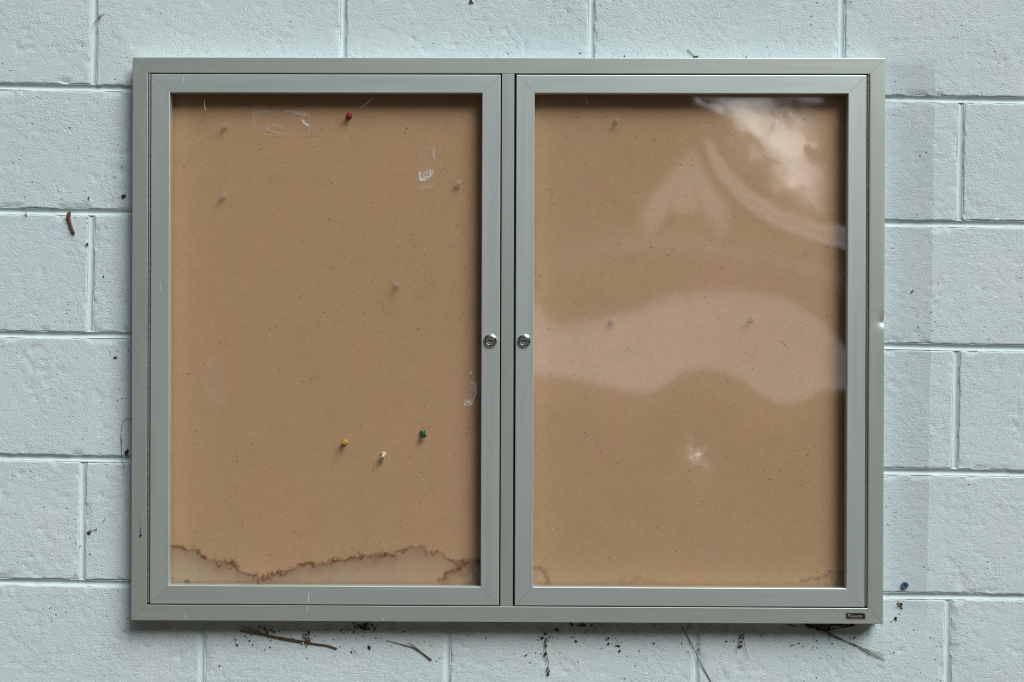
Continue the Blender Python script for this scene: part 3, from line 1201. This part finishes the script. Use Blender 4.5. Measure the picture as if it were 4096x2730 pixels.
# ------------------------------------------------------------------ tape scraps on the boards
def tape(px0, py0, px1, py1, lab, strokes, edge=.35, fill=.06, name='tape_scrap'):
    y = YB - .0011
    a, b = at(px0, py1, y), at(px1, py0, y)
    n1, n2 = max(20, int((b.x - a.x) / .0008)), max(20, int((b.z - a.z) / .0008))
    X, Z = np.meshgrid(np.linspace(a.x, b.x, n1), np.linspace(a.z, b.z, n2))
    U = px0 + (X - a.x) / (b.x - a.x) * (px1 - px0)
    W = py1 + (Z - a.z) / (b.z - a.z) * (py0 - py1)
    o = grid_mesh(name, np.stack([X, np.full_like(X, y) + (fbm(X * 80, Z * 80, 300, 2) - .5) * .0006, Z], -1).reshape(-1, 3), n1, n2, M_TAPE)
    e = np.minimum(np.minimum(U - px0, px1 - U), np.minimum(W - py0, py1 - W))
    film = fill * sstep(2, 8, e) + edge * np.exp(-((e - 5) / 2.5) ** 2) * sstep(.35, .65, fbm(X * 60, Z * 60, 301, 3))
    Uw = U + (fbm(X * 300, Z * 300, 302, 3) - .5) * 14
    Ww = W + (fbm(X * 300, Z * 300, 303, 3) - .5) * 14
    for pts, rr, st in strokes:
        film = np.maximum(film, st * seg_mask(Uw, Ww, pts, [rr * 1.35] * len(pts), rr * .9))
    attr(o.data, 'film', np.clip(film * sstep(0, 4, e), 0, 1))
    tag(o, lab, 'tape', 'old tape scraps stuck on the left board')
    return o


tape(1005, 440, 1242, 545, 'wide torn rectangle of clear tape beside the red pin', [
    ([(1012, 456), (1050, 449), (1080, 452)], 2.5, .30), ([(1140, 447), (1175, 449), (1200, 460), (1230, 458)], 4, .42),
    ([(1180, 454), (1225, 456)], 6, .30), ([(1208, 482), (1220, 495), (1230, 503)], 3, .95), ([(1215, 460), (1216, 461)], 3, .8),
    ([(1060, 517), (1080, 504), (1100, 500)], 2.5, .35), ([(1060, 520), (1100, 529), (1120, 532)], 2.0, .35), ([(1123, 506), (1126, 514)], 1.6, .7)], .20, .03)
tape(1668, 590, 1742, 760, 'upright tape scrap with a curled white end, near the right side of the left board', [
    ([(1678, 695), (1676, 706), (1682, 722)], 2.4, 1.0), ([(1682, 724), (1700, 718), (1716, 710), (1730, 690)], 2.6, 1.0),
    ([(1690, 699), (1705, 692), (1726, 682)], 1.6, .8), ([(1695, 708), (1718, 704)], 1.5, .7),
    ([(1683, 712), (1724, 696)], 13, .32), ([(1700, 620), (1702, 660)], 20, .05), ([(1733, 600), (1735, 640)], 2, .5), ([(1680, 748), (1725, 752)], 8, .14)], .22, .03)
tape(1845, 1480, 1912, 1636, 'white scuffed tape residue beside the right edge of the left board', [
    ([(1890, 1530), (1898, 1560), (1890, 1600), (1872, 1612)], 11, .22),
    ([(1880, 1494), (1888, 1500)], 3, .55), ([(1892, 1535), (1900, 1545), (1905, 1560), (1902, 1578), (1893, 1597)], 4.0, .62),
    ([(1888, 1540), (1885, 1560)], 4, .3), ([(1853, 1620), (1870, 1604), (1888, 1616), (1860, 1620)], 3.0, .65), ([(1886, 1612), (1897, 1590)], 3, .65)], 0, 0)
tape(800, 1440, 900, 1620, 'faint grey tape ghost on the left half of the left board', [
    ([(835, 1475), (842, 1472)], 1.6, .4), ([(832, 1483), (850, 1493)], 1.6, .3), ([(858, 1580), (868, 1576)], 2, .35), ([(850, 1490), (852, 1590)], 30, .07)], 0, .02)

# hair-thin bright fibres caught inside the case
def strand(name, pts, r, y, lab, catg, mat, group=None, n=26, extra=(), wob=.0):
    v, f = [], []
    for pp, rr in [(pts, r)] + list(extra):
        P = np.array([tuple(at(a, b, y)) for a, b in pp])
        P = smooth_path(P, n)
        P[:, 1] += (vnoise(np.arange(n) * .7, np.zeros(n) + pp[0][0], 5) - .5) * wob
        rad = [rr[0] + (rr[1] - rr[0]) * i / (n - 1) for i in range(n)]
        tube(P, rad, 6, v, f)
    o = pydata(name, v, f, mat, None, True)
    tag(o, lab, catg, group)
    return o


strand('fibre', [(1440, 434), (1452, 425), (1470, 412), (1480, 402), (1488, 390)], (.00025, .0003), YP + .005,
       'fine pale fibre above and right of the red pin', 'fibre', M_WEB)
strand('fibre', [(2347, 395), (2349, 412)], (.0004, .0004), YP + .005, 'short pale fibre at the upper left of the right board', 'fibre', M_WEB,
       extra=[([(2356, 468), (2359, 496)], (.0003, .0005))])
strand('fibre', [(817, 400), (818, 425), (822, 441)], (.0003, .0008), YP + .005, 'pale drip-like fibre at the upper left of the left board', 'fibre', M_WEB)

# ------------------------------------------------------------------ what clings to the wall
strand('needle_bundle', [(964, 2506), (1053, 2536), (1075, 2541), (1124, 2551), (1212, 2565), (1238, 2573), (1308, 2582), (1330, 2586), (1348, 2596)], (.0005, .0014), -.0022,
       'long brown pine needle bundle lying under the left half of the case', 'pine needles', M_TWIG, extra=[
           ([(961, 2521), (1067, 2540), (1140, 2553), (1240, 2573)], (.0004, .0009)),
           ([(959, 2525), (1063, 2543), (1134, 2560), (1212, 2571), (1240, 2576)], (.0006, .0009)),
           ([(1210, 2567), (1240, 2574), (1308, 2583), (1345, 2595)], (.0011, .0012)),
           ([(1054, 2511), (1062, 2522), (1071, 2537), (1074, 2554)], (.0010, .0007)),
           ([(1073, 2520), (1070, 2538)], (.0006, .0009))])
strand('forked_needle', [(1544, 2562), (1578, 2570), (1612, 2580), (1645, 2587), (1668, 2597), (1698, 2619), (1727, 2641)], (.0003, .0011), -.0018,
       'small forked brown pine needle below the left door', 'pine needle', M_TWIG, extra=[([(1631, 2570), (1655, 2582), (1670, 2597), (1700, 2620)], (.0003, .0009))])
strand('long_needle', [(2728, 2510), (2763, 2569), (2791, 2628), (2824, 2692), (2847, 2731), (2862, 2760)], (.0005, .0006), -.0012,
       'single long dark pine needle slanting across the joint below the right door', 'pine needle', M_TWIG_D)
strand('needle_bundle', [(3219, 2500), (3257, 2513), (3311, 2531), (3390, 2567), (3438, 2590), (3494, 2607), (3540, 2622)], (.0008, .0003), -.0022,
       'fanned brown pine needles sticking out of the nest at the lower right corner', 'pine needles', M_TWIG, extra=[
           ([(3316, 2540), (3367, 2558), (3418, 2578), (3469, 2602), (3541, 2640)], (.0006, .0005)),
           ([(3438, 2590), (3494, 2623), (3517, 2631)], (.0004, .0003)),
           ([(3312, 2516), (3315, 2540), (3323, 2567)], (.0007, .0004))])
strand('hair', [(530, 1683), (518, 1676), (505, 1673), (495, 1679), (488, 1700), (484, 1736), (484, 1771), (487, 1802), (486, 1822), (490, 1840), (497, 1875)],
       (.00030, .00028), -.0018, 'thin black looping hair left of the case', 'hair', M_HAIR, extra=[([(483, 1752), (489, 1766), (485, 1777)], (.0005, .0003))], n=40, wob=.001)
strand('curled_stalk', [(374, 99), (380, 90), (385, 82)], (.0005, .0007), -.0015, 'tiny curled brown stalk on the joint near the top left corner', 'stalk', M_TWIG,
       extra=[([(390, 78), (397, 66), (408, 61), (420, 55)], (.0008, .0003)), ([(396, 70), (404, 72), (402, 78)], (.0004, .0002))])
strand('web_thread', [(2752, 197), (2768, 213), (2782, 227)], (.0009, .0006), -.0016, 'dusty web thread above the right door', 'web', M_WEB)
strand('web_thread', [(103, 830), (104, 850), (106, 868)], (.0003, .0005), -.0012, 'wisp of web with a husk on the left bed joint', 'web', M_TWIG,
       extra=[([(98, 858), (104, 862), (108, 856)], (.0004, .0004))])
strand('web_thread', [(408, 2096), (412, 2086), (421, 2078)], (.0003, .0005), -.0012, 'short dark curl on the wall low at the left', 'stalk', M_TWIG_D)


def crumb(v, f, px, py, sx, sz, ang=0, y=-.0010, thick=.0007, n=9, jag=.35, rs=None, world=False):
    """irregular crumpled flake around a pixel"""
    rs = rs or random
    c = at(px, py, y)
    b = len(v)
    ca, sa = math.cos(ang), math.sin(ang)
    out = []
    for k in range(n):
        a = 2 * math.pi * k / n
        rr = 1 + rs.uniform(-jag, jag)
        x, z = sx * rr * math.cos(a), sz * rr * math.sin(a)
        out.append((x * ca - z * sa, x * sa + z * ca, rs.uniform(-.4, 1) * thick))
    for x, z, h in out:
        v.append((c.x + x, c.y - thick - h, c.z + z))
    for x, z, h in out:
        v.append((c.x + x * .9, c.y + .0004, c.z + z * .9))
    v.append((c.x, c.y - thick * 1.8, c.z))
    t = b + 2 * n
    for k in range(n):
        k2 = (k + 1) % n
        f.append((t, b + k2, b + k))
        f.append((b + k, b + k2, b + n + k2, b + n + k))
    f.append(tuple(b + n + k for k in range(n)))
    return v, f


def scrap(name, parts, lab, mat, catg='leaf scrap', group=None, strands=()):
    v, f = [], []
    for p in parts:
        crumb(v, f, *p)
    for pts, r in strands:
        P = smooth_path(np.array([tuple(at(a, b, -.0016)) for a, b in pts]), 12)
        tube(P, [r[0] + (r[1] - r[0]) * i / 11 for i in range(12)], 5, v, f)
    o = pydata(name, v, f, mat)
    return tag(o, lab, catg, group)


K = .41e-3       # one photo pixel on the wall, in metres
random.seed(21)
LEAVES = 'dry leaf scraps clinging to the wall'
scrap('leaf_scrap', [(1884, 6, 8 * K, 5 * K, .7), (1890, 12, 4 * K, 3 * K, 0)], 'brown leaf scrap at the top edge above the case', M_SCRAP, group=LEAVES,
      strands=[([(1884, 8), (1878, 17)], (.0012, .0003)), ([(1884, 4), (1884, -12)], (.0005, .0004))])
scrap('leaf_scrap', [(2784, 228, 11 * K, 3 * K, .1)], 'reddish brown flake resting on the top edge of the case, right half', M_SCRAP, group=LEAVES)
scrap('leaf_scrap', [(491, 787, 5 * K, 7 * K, .2), (501, 785, 3 * K, 6 * K, -.6), (497, 781, 5 * K, 2.5 * K, 0)], 'black two-lobed scrap left of the case, upper left', M_SCRAP_D, group=LEAVES)
scrap('leaf_scrap', [(505, 1812, 8 * K, 7 * K, .5), (511, 1804, 4 * K, 6 * K, .2), (510, 1820, 3 * K, 5 * K, .2)], 'black jagged scrap left of the case just above a bed joint', M_SCRAP_D, group=LEAVES)
scrap('leaf_scrap', [(458, 1431, 5 * K, 4 * K, .2), (466, 1430, 4 * K, 2 * K, .4)], 'small dark heart-shaped scrap left of the case at mid height', M_SCRAP_D, group=LEAVES)
scrap('leaf_scrap', [(358, 2133, 7 * K, 7 * K, .2), (352, 2128, 3 * K, 3 * K, 1), (365, 2125, 6 * K, 2 * K, .8)], 'brown crumpled leaf scrap beside the lower left head joint', M_SCRAP, group=LEAVES,
      strands=[([(345, 2130), (356, 2134), (368, 2122)], (.0004, .0004)), ([(375, 2116), (382, 2122), (388, 2116)], (.0004, .0008))])
scrap('leaf_scrap', [(350, 978, 5 * K, 5 * K, 0)], 'round black seed beside the upper left head joint', M_SCRAP_D, 'seed')
scrap('leaf_scrap', [(355, 791, 3.5 * K, 4 * K, 0), (355, 797, 1.5 * K, 4 * K, 0)], 'small brown husk above the upper left bed joint', M_SCRAP, 'husk')
scrap('leaf_scrap', [(3601, 2420, 10 * K, 7 * K, .3), (3592, 2414, 4 * K, 4 * K, 0), (3607, 2432, 5 * K, 3 * K, -.8)], 'brown leaf scrap on the wall below the blue plug', M_SCRAP, group=LEAVES)
scrap('leaf_scrap', [(3583, 2473, 5 * K, 5 * K, 0), (3585, 2481, 2 * K, 3 * K, 0)], 'dark round crumb right of the lower right case corner', M_SCRAP_D, 'crumb')
scrap('leaf_scrap', [(3650, 1165, 5 * K, 4.5 * K, .4)], 'rust-brown crumb on the wall right of the case', M_CATKIN, 'crumb')
scrap('leaf_scrap', [(2284, 2497, 9 * K, 4 * K, -.5), (2289, 2503, 3 * K, 5 * K, .3)], 'crescent dark leaf scrap tucked under the case bottom edge', M_SCRAP_D, group=LEAVES)
scrap('leaf_scrap', [(2329, 2502, 14 * K, 6 * K, .1)], 'oval brown leaf scrap tucked under the case bottom edge', M_SCRAP, group=LEAVES)
scrap('leaf_scrap', [(2365, 2503, 9 * K, 3.5 * K, .8)], 'slanted dark scrap right of the oval scrap under the case', M_SCRAP_D, group=LEAVES)
scrap('leaf_scrap', [(2227, 2520, 6 * K, 5 * K, .2), (2217, 2517, 3 * K, 2 * K, 0)], 'dark fuzzy scrap in the shade above the hanging stem', M_SCRAP_D, group=LEAVES)
scrap('leaf_scrap', [(2104, 2621, 8 * K, 2.4 * K, .68)], 'sliver-shaped dark flake left of the hanging stem', M_SCRAP_D, group=LEAVES)
scrap('leaf_scrap', [(2433, 2554, 8 * K, 3 * K, 1.0)], 'upright brown sliver below the right door', M_SCRAP, group=LEAVES)
scrap('leaf_scrap', [(2433, 2576, 6 * K, 6 * K, .3, -.001, .0007, 10, .6)], 'star-shaped dark scrap just below the brown sliver', M_SCRAP_D, group=LEAVES)
scrap('leaf_scrap', [(2475, 2584, 6 * K, 4 * K, -.5), (2466, 2582, 4 * K, 2 * K, 0), (2478, 2604, 4 * K, 5 * K, 0)], 'hooked dark scrap right of the star-shaped scrap', M_SCRAP_D, group=LEAVES)
scrap('leaf_scrap', [(1477, 2591, 5 * K, 8 * K, .3), (1480, 2597, 3 * K, 3 * K, 0)], 'dark triangular scrap between the two bundles of needles', M_SCRAP_D, group=LEAVES)
scrap('leaf_scrap', [(3414, 2554, 4 * K, 3 * K, .6), (3421, 2549, 4 * K, 1.5 * K, .6)], 'black teardrop scrap above the fanned needles', M_SCRAP_D, group=LEAVES)

# web and husk clump on the needle bundle
random.seed(5)
pr = [(1216 + random.uniform(-4, 26), 2528 + random.uniform(-4, 42), random.uniform(1.5, 4) * K, random.uniform(1.5, 4) * K, random.uniform(0, 3), -.0022) for _ in range(26)]
root = empty('web_clump', tuple(at(1228, 2550, -.002)))
tag(root, 'crumbly web clump with a curled larva skin on the left needle bundle', 'web clump')


def child_scrap(name, parts, mat, root, strands=()):
    v, f = [], []
    for p in parts:
        crumb(v, f, *p)
    for pts, r in strands:
        P = smooth_path(np.array([tuple(at(a, b, -.0034)) for a, b in pts]), 14)
        tube(P, [r[0] + (r[1] - r[0]) * i / 13 for i in range(14)], 6, v, f)
    L = root.location
    return pydata(name, [(p[0] - L.x, p[1] - L.y, p[2] - L.z) for p in v], f, mat, root)


child_scrap('husks', pr, M_SCRAP_D, root)
child_scrap('larva_skin', [(1222, 2568 + k, 2 * K, 2 * K, 0, -.003) for k in (0, 6)], M_CATKIN, root,
            [([(1219, 2569), (1224, 2562), (1232, 2564), (1234, 2574), (1229, 2585), (1224, 2588)], (.0011, .0008))])
child_scrap('silk', [(1243, 2550, 5 * K, 7 * K, -.6, -.003), (1213, 2575, 3 * K, 6 * K, 0, -.003), (1215, 2560, 5 * K, 3 * K, .3, -.003)], M_WEB, root,
            [([(1212, 2555), (1222, 2545), (1230, 2560)], (.0004, .0004)), ([(1228, 2530), (1236, 2548), (1246, 2545)], (.0004, .0004))])

# sooty web under the case
random.seed(8)
pr = [(1440 + random.gauss(12, 22), 2504 + random.gauss(4, 10), random.uniform(1, 5) * K, random.uniform(1, 3.5) * K, random.uniform(0, 3)) for _ in range(48)]
pr = [p for p in pr if p[1] > 2490]
scrap('sooty_web', pr, 'sooty black web patch in the shade under the left door', M_SCRAP_D, 'web', strands=[
    ([(1430, 2500), (1446, 2512), (1462, 2522), (1478, 2514)], (.0012, .0008)), ([(1496, 2508), (1500, 2520), (1494, 2530)], (.0008, .0005))])

# hanging dry stem
root = empty('hanging_stem', tuple(at(2190, 2620, -.002)))
tag(root, 'dry stem with shrivelled leaves dangling under the right door', 'dry stem')
child_scrap('stem', [], M_TWIG, root, [([(2187, 2552), (2182, 2566), (2180, 2580), (2181, 2592), (2180, 2606)], (.0012, .0004)),
                                       ([(2187, 2553), (2189, 2566), (2183, 2578)], (.0003, .0003)),
                                       ([(2184, 2603), (2187, 2618), (2191, 2640), (2195, 2662), (2196, 2684), (2195, 2702)], (.0007, .0004))])
for px, py, a, b, an, mm in ((2186, 2583, 4, 4, .2, M_SCRAP_D), (2181, 2617, 5, 9, -.7, M_SCRAP_D), (2189, 2678, 2.5, 9, -.3, M_SCRAP), (2194, 2696, 5, 8, .1, M_SCRAP), (2198, 2683, 3.5, 3, 0, M_SCRAP),
                         (2170, 2552, 8, 4, -.2, M_SCRAP_D), (2181, 2536, 6, 4, .1, M_SCRAP_D), (2200, 2548, 4, 1.6, 0, M_SCRAP)):
    child_scrap('leaf', [(px, py, a * K, b * K, an, -.0015)], mm, root)

# spindly cluster
root = empty('spindly_husk', tuple(at(2966, 2560, -.002)))
tag(root, 'leggy dark husk cluster like a spider, below the right door', 'husk cluster')
random.seed(3)
child_scrap('husk', [(2968 + random.uniform(-9, 9), 2545 + random.uniform(-8, 10), random.uniform(1, 3) * K, random.uniform(1, 3) * K, random.uniform(0, 3), -.0016) for _ in range(14)] +
            [(2963, 2568, 5 * K, 4 * K, 0, -.0015)], M_SCRAP_D, root)
child_scrap('flake', [(2962, 2585, 8 * K, 6 * K, 0, -.0015)], M_SCRAP, root)
for pts in ([(2960, 2545), (2957, 2556), (2954, 2576), (2945, 2613)], [(2974, 2545), (2977, 2574), (2983, 2603), (2998, 2634)]):
    child_scrap('leg', [], M_TWIG_D, root, [(pts, (.0005, .0003))])

# nest of litter under the lower right corner
root = empty('litter_nest', tuple(at(3320, 2505, -.004)))
tag(root, 'dark nest of needles and leaf litter stuck under the lower right corner of the case', 'nest')
random.seed(14)
pr = []
for k in range(110):
    t = random.random()
    px = 3222 + 195 * t
    dep = 26 * math.exp(-((px - 3290) / 55) ** 2) + 6
    pr.append((px, 2492 + random.uniform(0, dep), random.uniform(2, 6) * K, random.uniform(1.5, 4) * K, random.uniform(-.6, .6), -.003 - random.uniform(0, .006)))
child_scrap('litter', pr, M_SCRAP_D, root)
pr = [(3255 + random.uniform(0, 70), 2494 + random.uniform(0, 18), random.uniform(3, 8) * K, random.uniform(2, 4) * K, random.uniform(-.5, .5), -.008) for k in range(16)]
child_scrap('leaf', pr, M_SCRAP, root)
for pts, r in (([(3421, 2503), (3390, 2508), (3354, 2513), (3318, 2521)], (.0009, .0007)), ([(3222, 2499), (3250, 2508), (3285, 2520), (3310, 2530)], (.0012, .0010)),
               ([(3225, 2511), (3255, 2512), (3290, 2508)], (.0008, .0008)), ([(3330, 2500), (3380, 2506), (3420, 2501)], (.0008, .0010))):
    child_scrap('twig', [], M_TWIG_D, root, [(pts, r)])
strand('short_twig', [(3150, 2499), (3168, 2503), (3184, 2508)], (.0009, .0007), -.002, 'short dark twig left of the litter nest under the case', 'twig', M_TWIG_D)

# brown catkin stuck to the bed joint
cp = smooth_path(np.array([tuple(at(a, b, -.0032)) for a, b in [(279, 846), (274, 862), (274, 874), (279, 890), (283, 905), (289, 922), (299, 937)]]), 46)
v, f = [], []
rad = []
for i in range(46):
    t = i / 45
    r = .0026 + .0008 * math.exp(-((t - .2) / .16) ** 2) - .0006 * t
    if t < .08:
        r *= .4 + t * 7
    if t > .93:
        r *= max(.3, (1 - t) * 12)
    rad.append(r * (1 + .16 * math.sin(i * 2.1)))
tube(cp, rad, 12, v, f)
v = [Vector((p[0], p[1], p[2])) + Vector([random.uniform(-1, 1) * .0004 for _ in range(3)]) for p in v]
random.seed(9)
for k in range(90):
    i = random.randrange(3, 44)
    a = random.uniform(0, 6.28)
    c = Vector(cp[i]) + Vector((math.cos(a), -abs(math.sin(a)), 0)) * rad[i] * .9
    b = len(v)
    s = .0008
    d1 = Vector((random.uniform(-1, 1), random.uniform(-1, 0), random.uniform(-1, 1))) * s
    v += [c + Vector((s * .6, 0, 0)), c - Vector((s * .6, 0, 0)), c + d1 * 1.3 + Vector((0, 0, -s))]
    f.append((b, b + 1, b + 2))
o = pydata('catkin', v, f, M_CATKIN)
tag(o, 'curved rusty brown catkin hanging from the bed joint left of the case', 'catkin')

# blue plug
root = empty('wall_plug', tuple(at(3619, 2341.5, -.001)))
tag(root, 'round blue plastic wall plug with a slot, right of the lower right case corner', 'wall plug')
v, f = lathe([(.0050, -.004), (.0056, .0006), (.0057, .0022), (.0053, .0029), (.0046, .0030), (.0042, .0024)], 22)
v = [(a * (1 + .05 * math.sin(5 * math.atan2(c_, a))), b, c_ * (1 + .05 * math.cos(3 * math.atan2(c_, a)))) for a, b, c_ in v]
pydata('rim', v, f, M_BLUE, root)
o = box('slot', -.0028, .0028, -.0027, -.0020, -.0009, .0009, M_BLACK, root)
o.rotation_euler = (0, R(28), 0)
o = box('web_bar', -.0030, .0030, -.0032, -.0020, -.0006, .0006, M_BLUE, root)
o.rotation_euler = (0, R(28), 0)
o.location = (.0012, 0, .0014)

# small dirt: far too many to count
v, f = [], []
random.seed(33)
zone = []
for k in range(320):
    px = random.uniform(545, 3500)
    zone.append((px, 2496 + (px - 545) * .0035 + abs(random.gauss(0, 1)) * 42, random.choice((.5, .6, .8, 1.0, 1.4, 2.0))))
for cx, cy, sp, nn in ((1000, 2560, 60, 26), (1120, 2530, 60, 20), (1440, 2510, 45, 30), (2200, 2560, 70, 30), (2450, 2540, 80, 30), (2730, 2510, 60, 24), (3250, 2560, 60, 16), (3240, 2590, 30, 14), (1340, 2560, 60, 26)):
    for k in range(nn):
        zone.append((cx + random.gauss(0, sp), max(cy - 40, cy + random.gauss(0, sp * .5)), random.choice((.6, .9, 1.3, 2.2, 2.8))))
for k in range(110):
    zone.append((random.uniform(0, 520), random.uniform(0, 2730), random.choice((.5, .7, 1.0, 1.3))))
for k in range(80):
    zone.append((random.uniform(3545, 4096), random.uniform(0, 2730), random.choice((.5, .7, 1.0, 1.3))))
for k in range(70):
    zone.append((random.uniform(528, 3540), 226 - abs(random.gauss(0, 16)), random.choice((.6, .9, 1.2))))
zone += [(280, 512, 3), (315, 594, 2.2), (488, 667, 3), (519, 468, 2.4), (130, 730, 3), (220, 720, 2), (100, 788, 2), (424, 907, 2), (431, 914, 2), (414, 1107, 3), (490, 1157, 3),
         (434, 962, 2.5), (440, 1406, 2.5), (352, 1850, 3), (414, 1776, 2.6), (500, 1897, 3), (524, 1343, 3.5), (43, 1130, 2), (273, 1217, 2.4), (277, 1240, 2), (302, 2170, 2.5), (321, 2185, 3),
         (360, 2218, 3), (879, 2665, 3), (2322, 214, 4), (2498, 226, 3), (2985, 229, 4), (3544, 1092, 3.5), (3670, 859, 3), (3680, 622, 3), (3706, 610, 3), (3754, 1132, 3), (3560, 2380, 3.5), (3565, 2488, 3),
         (3597, 2456, 3), (3267, 2712, 3), (3476, 2620, 3), (3577, 2611, 3), (3162, 2586, 2), (3168, 2581, 3), (3178, 2583, 2.5), (3196, 2574, 3), (2305, 2566, 5), (2284, 2549, 4), (2295, 2550, 4), (2340, 2531, 4),
         (2511, 2625, 4), (2558, 2606, 4), (2541, 2664, 3.5), (2615, 2575, 4), (2905, 2566, 4.5), (3043, 2543, 4), (2789, 2579, 4), (2794, 2599, 4), (2752, 2607, 3), (1083, 2522, 5), (1095, 2530, 6), (942, 2560, 4),
         (947, 2580, 5), (1010, 2580, 5), (997, 2564, 4), (1059, 2600, 4.5), (1079, 2590, 4), (1040, 2508, 4), (1406, 2609, 4), (1504, 2553, 3), (1614, 2528, 3.5), (1834, 2505, 3), (1944, 2553, 3), (2120, 2651, 3.5),
         (3750, 2720, 3), (3764, 2722, 2)]
cnt = 0
for px, py, s in zone:
    if 522 < px < 3545 and 232 < py < 2492:
        continue
    crumb(v, f, px, py, s * K * random.uniform(.6, 1.1), s * K * random.uniform(.5, 1.3), random.uniform(0, 3), -.0003, .0004, 6, .45)
tag(pydata('dirt_specks', v, f, M_SCRAP_D), 'dark specks of dirt scattered on the wall, thickest under the case', 'dirt', kind='stuff')

# ------------------------------------------------------------------ what the panes and locks mirror: ground and autumn wood behind the camera
tg = NT('leaf_litter_ground')
gc = tg.mix(tg.rangev(tg.noise(3, 5), .35, .65), (.055, .046, .030), (.12, .080, .045))
tg.set('Base Color', gc).set('Roughness', .9)
tg.set('Normal', tg.bump(tg.noise(14, 5), .05, .7))
gx = np.linspace(-60, 60, 61)
gy = np.linspace(-90, .19, 46)
GX, GY = np.meshgrid(gx, gy)
GZ = (fbm(GX * .2 + 50, GY * .2 + 50, 400, 3) - .5) * .25 * np.clip(-GY / 8, 0, 1)
tag(grid_mesh('ground', np.stack([GX, GY, GZ], -1).reshape(-1, 3), 61, 46, tg.m), kind='structure')


def leaf_mat(name, col):
    t = NT(name)
    c = t.mix(t.noise(1.5, 2), tuple(x * .6 for x in col), tuple(min(1, x * 1.4) for x in col))
    df = t.n('BsdfDiffuse')
    tl = t.n('BsdfTranslucent')
    mx = t.n('MixShader')
    mx.inputs[0].default_value = .5
    t.l(c, df.inputs[0])
    t.l(c, tl.inputs[0])
    t.l(df.outputs[0], mx.inputs[1])
    t.l(tl.outputs[0], mx.inputs[2])
    t.l(mx.outputs[0], t.out.inputs[0])
    return t.m


LM = [leaf_mat('green_foliage', (.05, .075, .025)), leaf_mat('ochre_foliage', (.20, .11, .04)), leaf_mat('orange_foliage', (.42, .15, .04)),
      simple('bark', (.07, .055, .04), .9)]
r2 = np.random.default_rng(5)
V, Fm, mi = [], [], []
nl = 0
TREES = []
for k in range(46):
    ang = -85 + 170 * (k + .5) / 46 + r2.uniform(-1.5, 1.5)
    dist = r2.uniform(14, 22)
    lift = 46 if ang < -24 else (29 if ang < 14 else 25)
    th = 1.5 + (dist + 2.3) * math.tan(R(lift + r2.uniform(-3, 3)))
    TREES.append((math.sin(R(ang)) * dist, -2.3 - math.cos(R(ang)) * dist, th, r2.uniform(1.8, 2.8)))
for (tx, ty, th, tw) in TREES:
    nleaf = int(150 * th)
    c = r2.normal(size=(nleaf, 3))
    c /= np.linalg.norm(c, axis=1)[:, None]
    rad = r2.uniform(.35, 1, nleaf) ** .5
    P = c * rad[:, None] * np.array([tw, tw, th * .52]) + np.array([tx, ty, th * .50])
    P = P[P[:, 2] > .1]
    n_ = len(P)
    a = r2.normal(size=(n_, 3))
    a /= np.linalg.norm(a, axis=1)[:, None]
    b = np.cross(a, r2.normal(size=(n_, 3)))
    b /= np.linalg.norm(b, axis=1)[:, None]
    s = r2.uniform(.20, .42, n_)[:, None]
    Q = np.stack([P - a * s, P - b * s * .6, P + a * s, P + b * s * .6], 1).reshape(-1, 3)
    V.append(Q)
    side = 2 if tx > 3.5 and r2.random() < .7 else (0 if r2.random() < .55 else 1)
    mi.append(np.where(r2.random(n_) < .75, side, r2.integers(0, 3, n_)))
    nl += n_
V = np.concatenate(V)
mi = np.concatenate(mi)
nq = len(V) // 4
# trunks
tv, tf = [], []
for (tx, ty, th, tw) in TREES:
    tube([(tx, ty, 0), (tx + .1, ty, th * .5), (tx, ty + .1, th * .9)], [.16, .11, .03], 6, tv, tf)
me = bpy.data.meshes.new('woodland')
faces = np.arange(nq * 4).reshape(-1, 4).tolist() + [tuple(i + nq * 4 for i in q) for q in tf]
me.from_pydata(V.tolist() + [tuple(p) for p in tv], [], faces)
for mm in LM:
    me.materials.append(mm)
me.polygons.foreach_set('material_index', np.r_[mi, np.full(len(tf), 3)].astype(np.int32))
tag(link('woodland', me), 'autumn wood behind the viewer, seen only mirrored in the panes', None, kind='stuff')
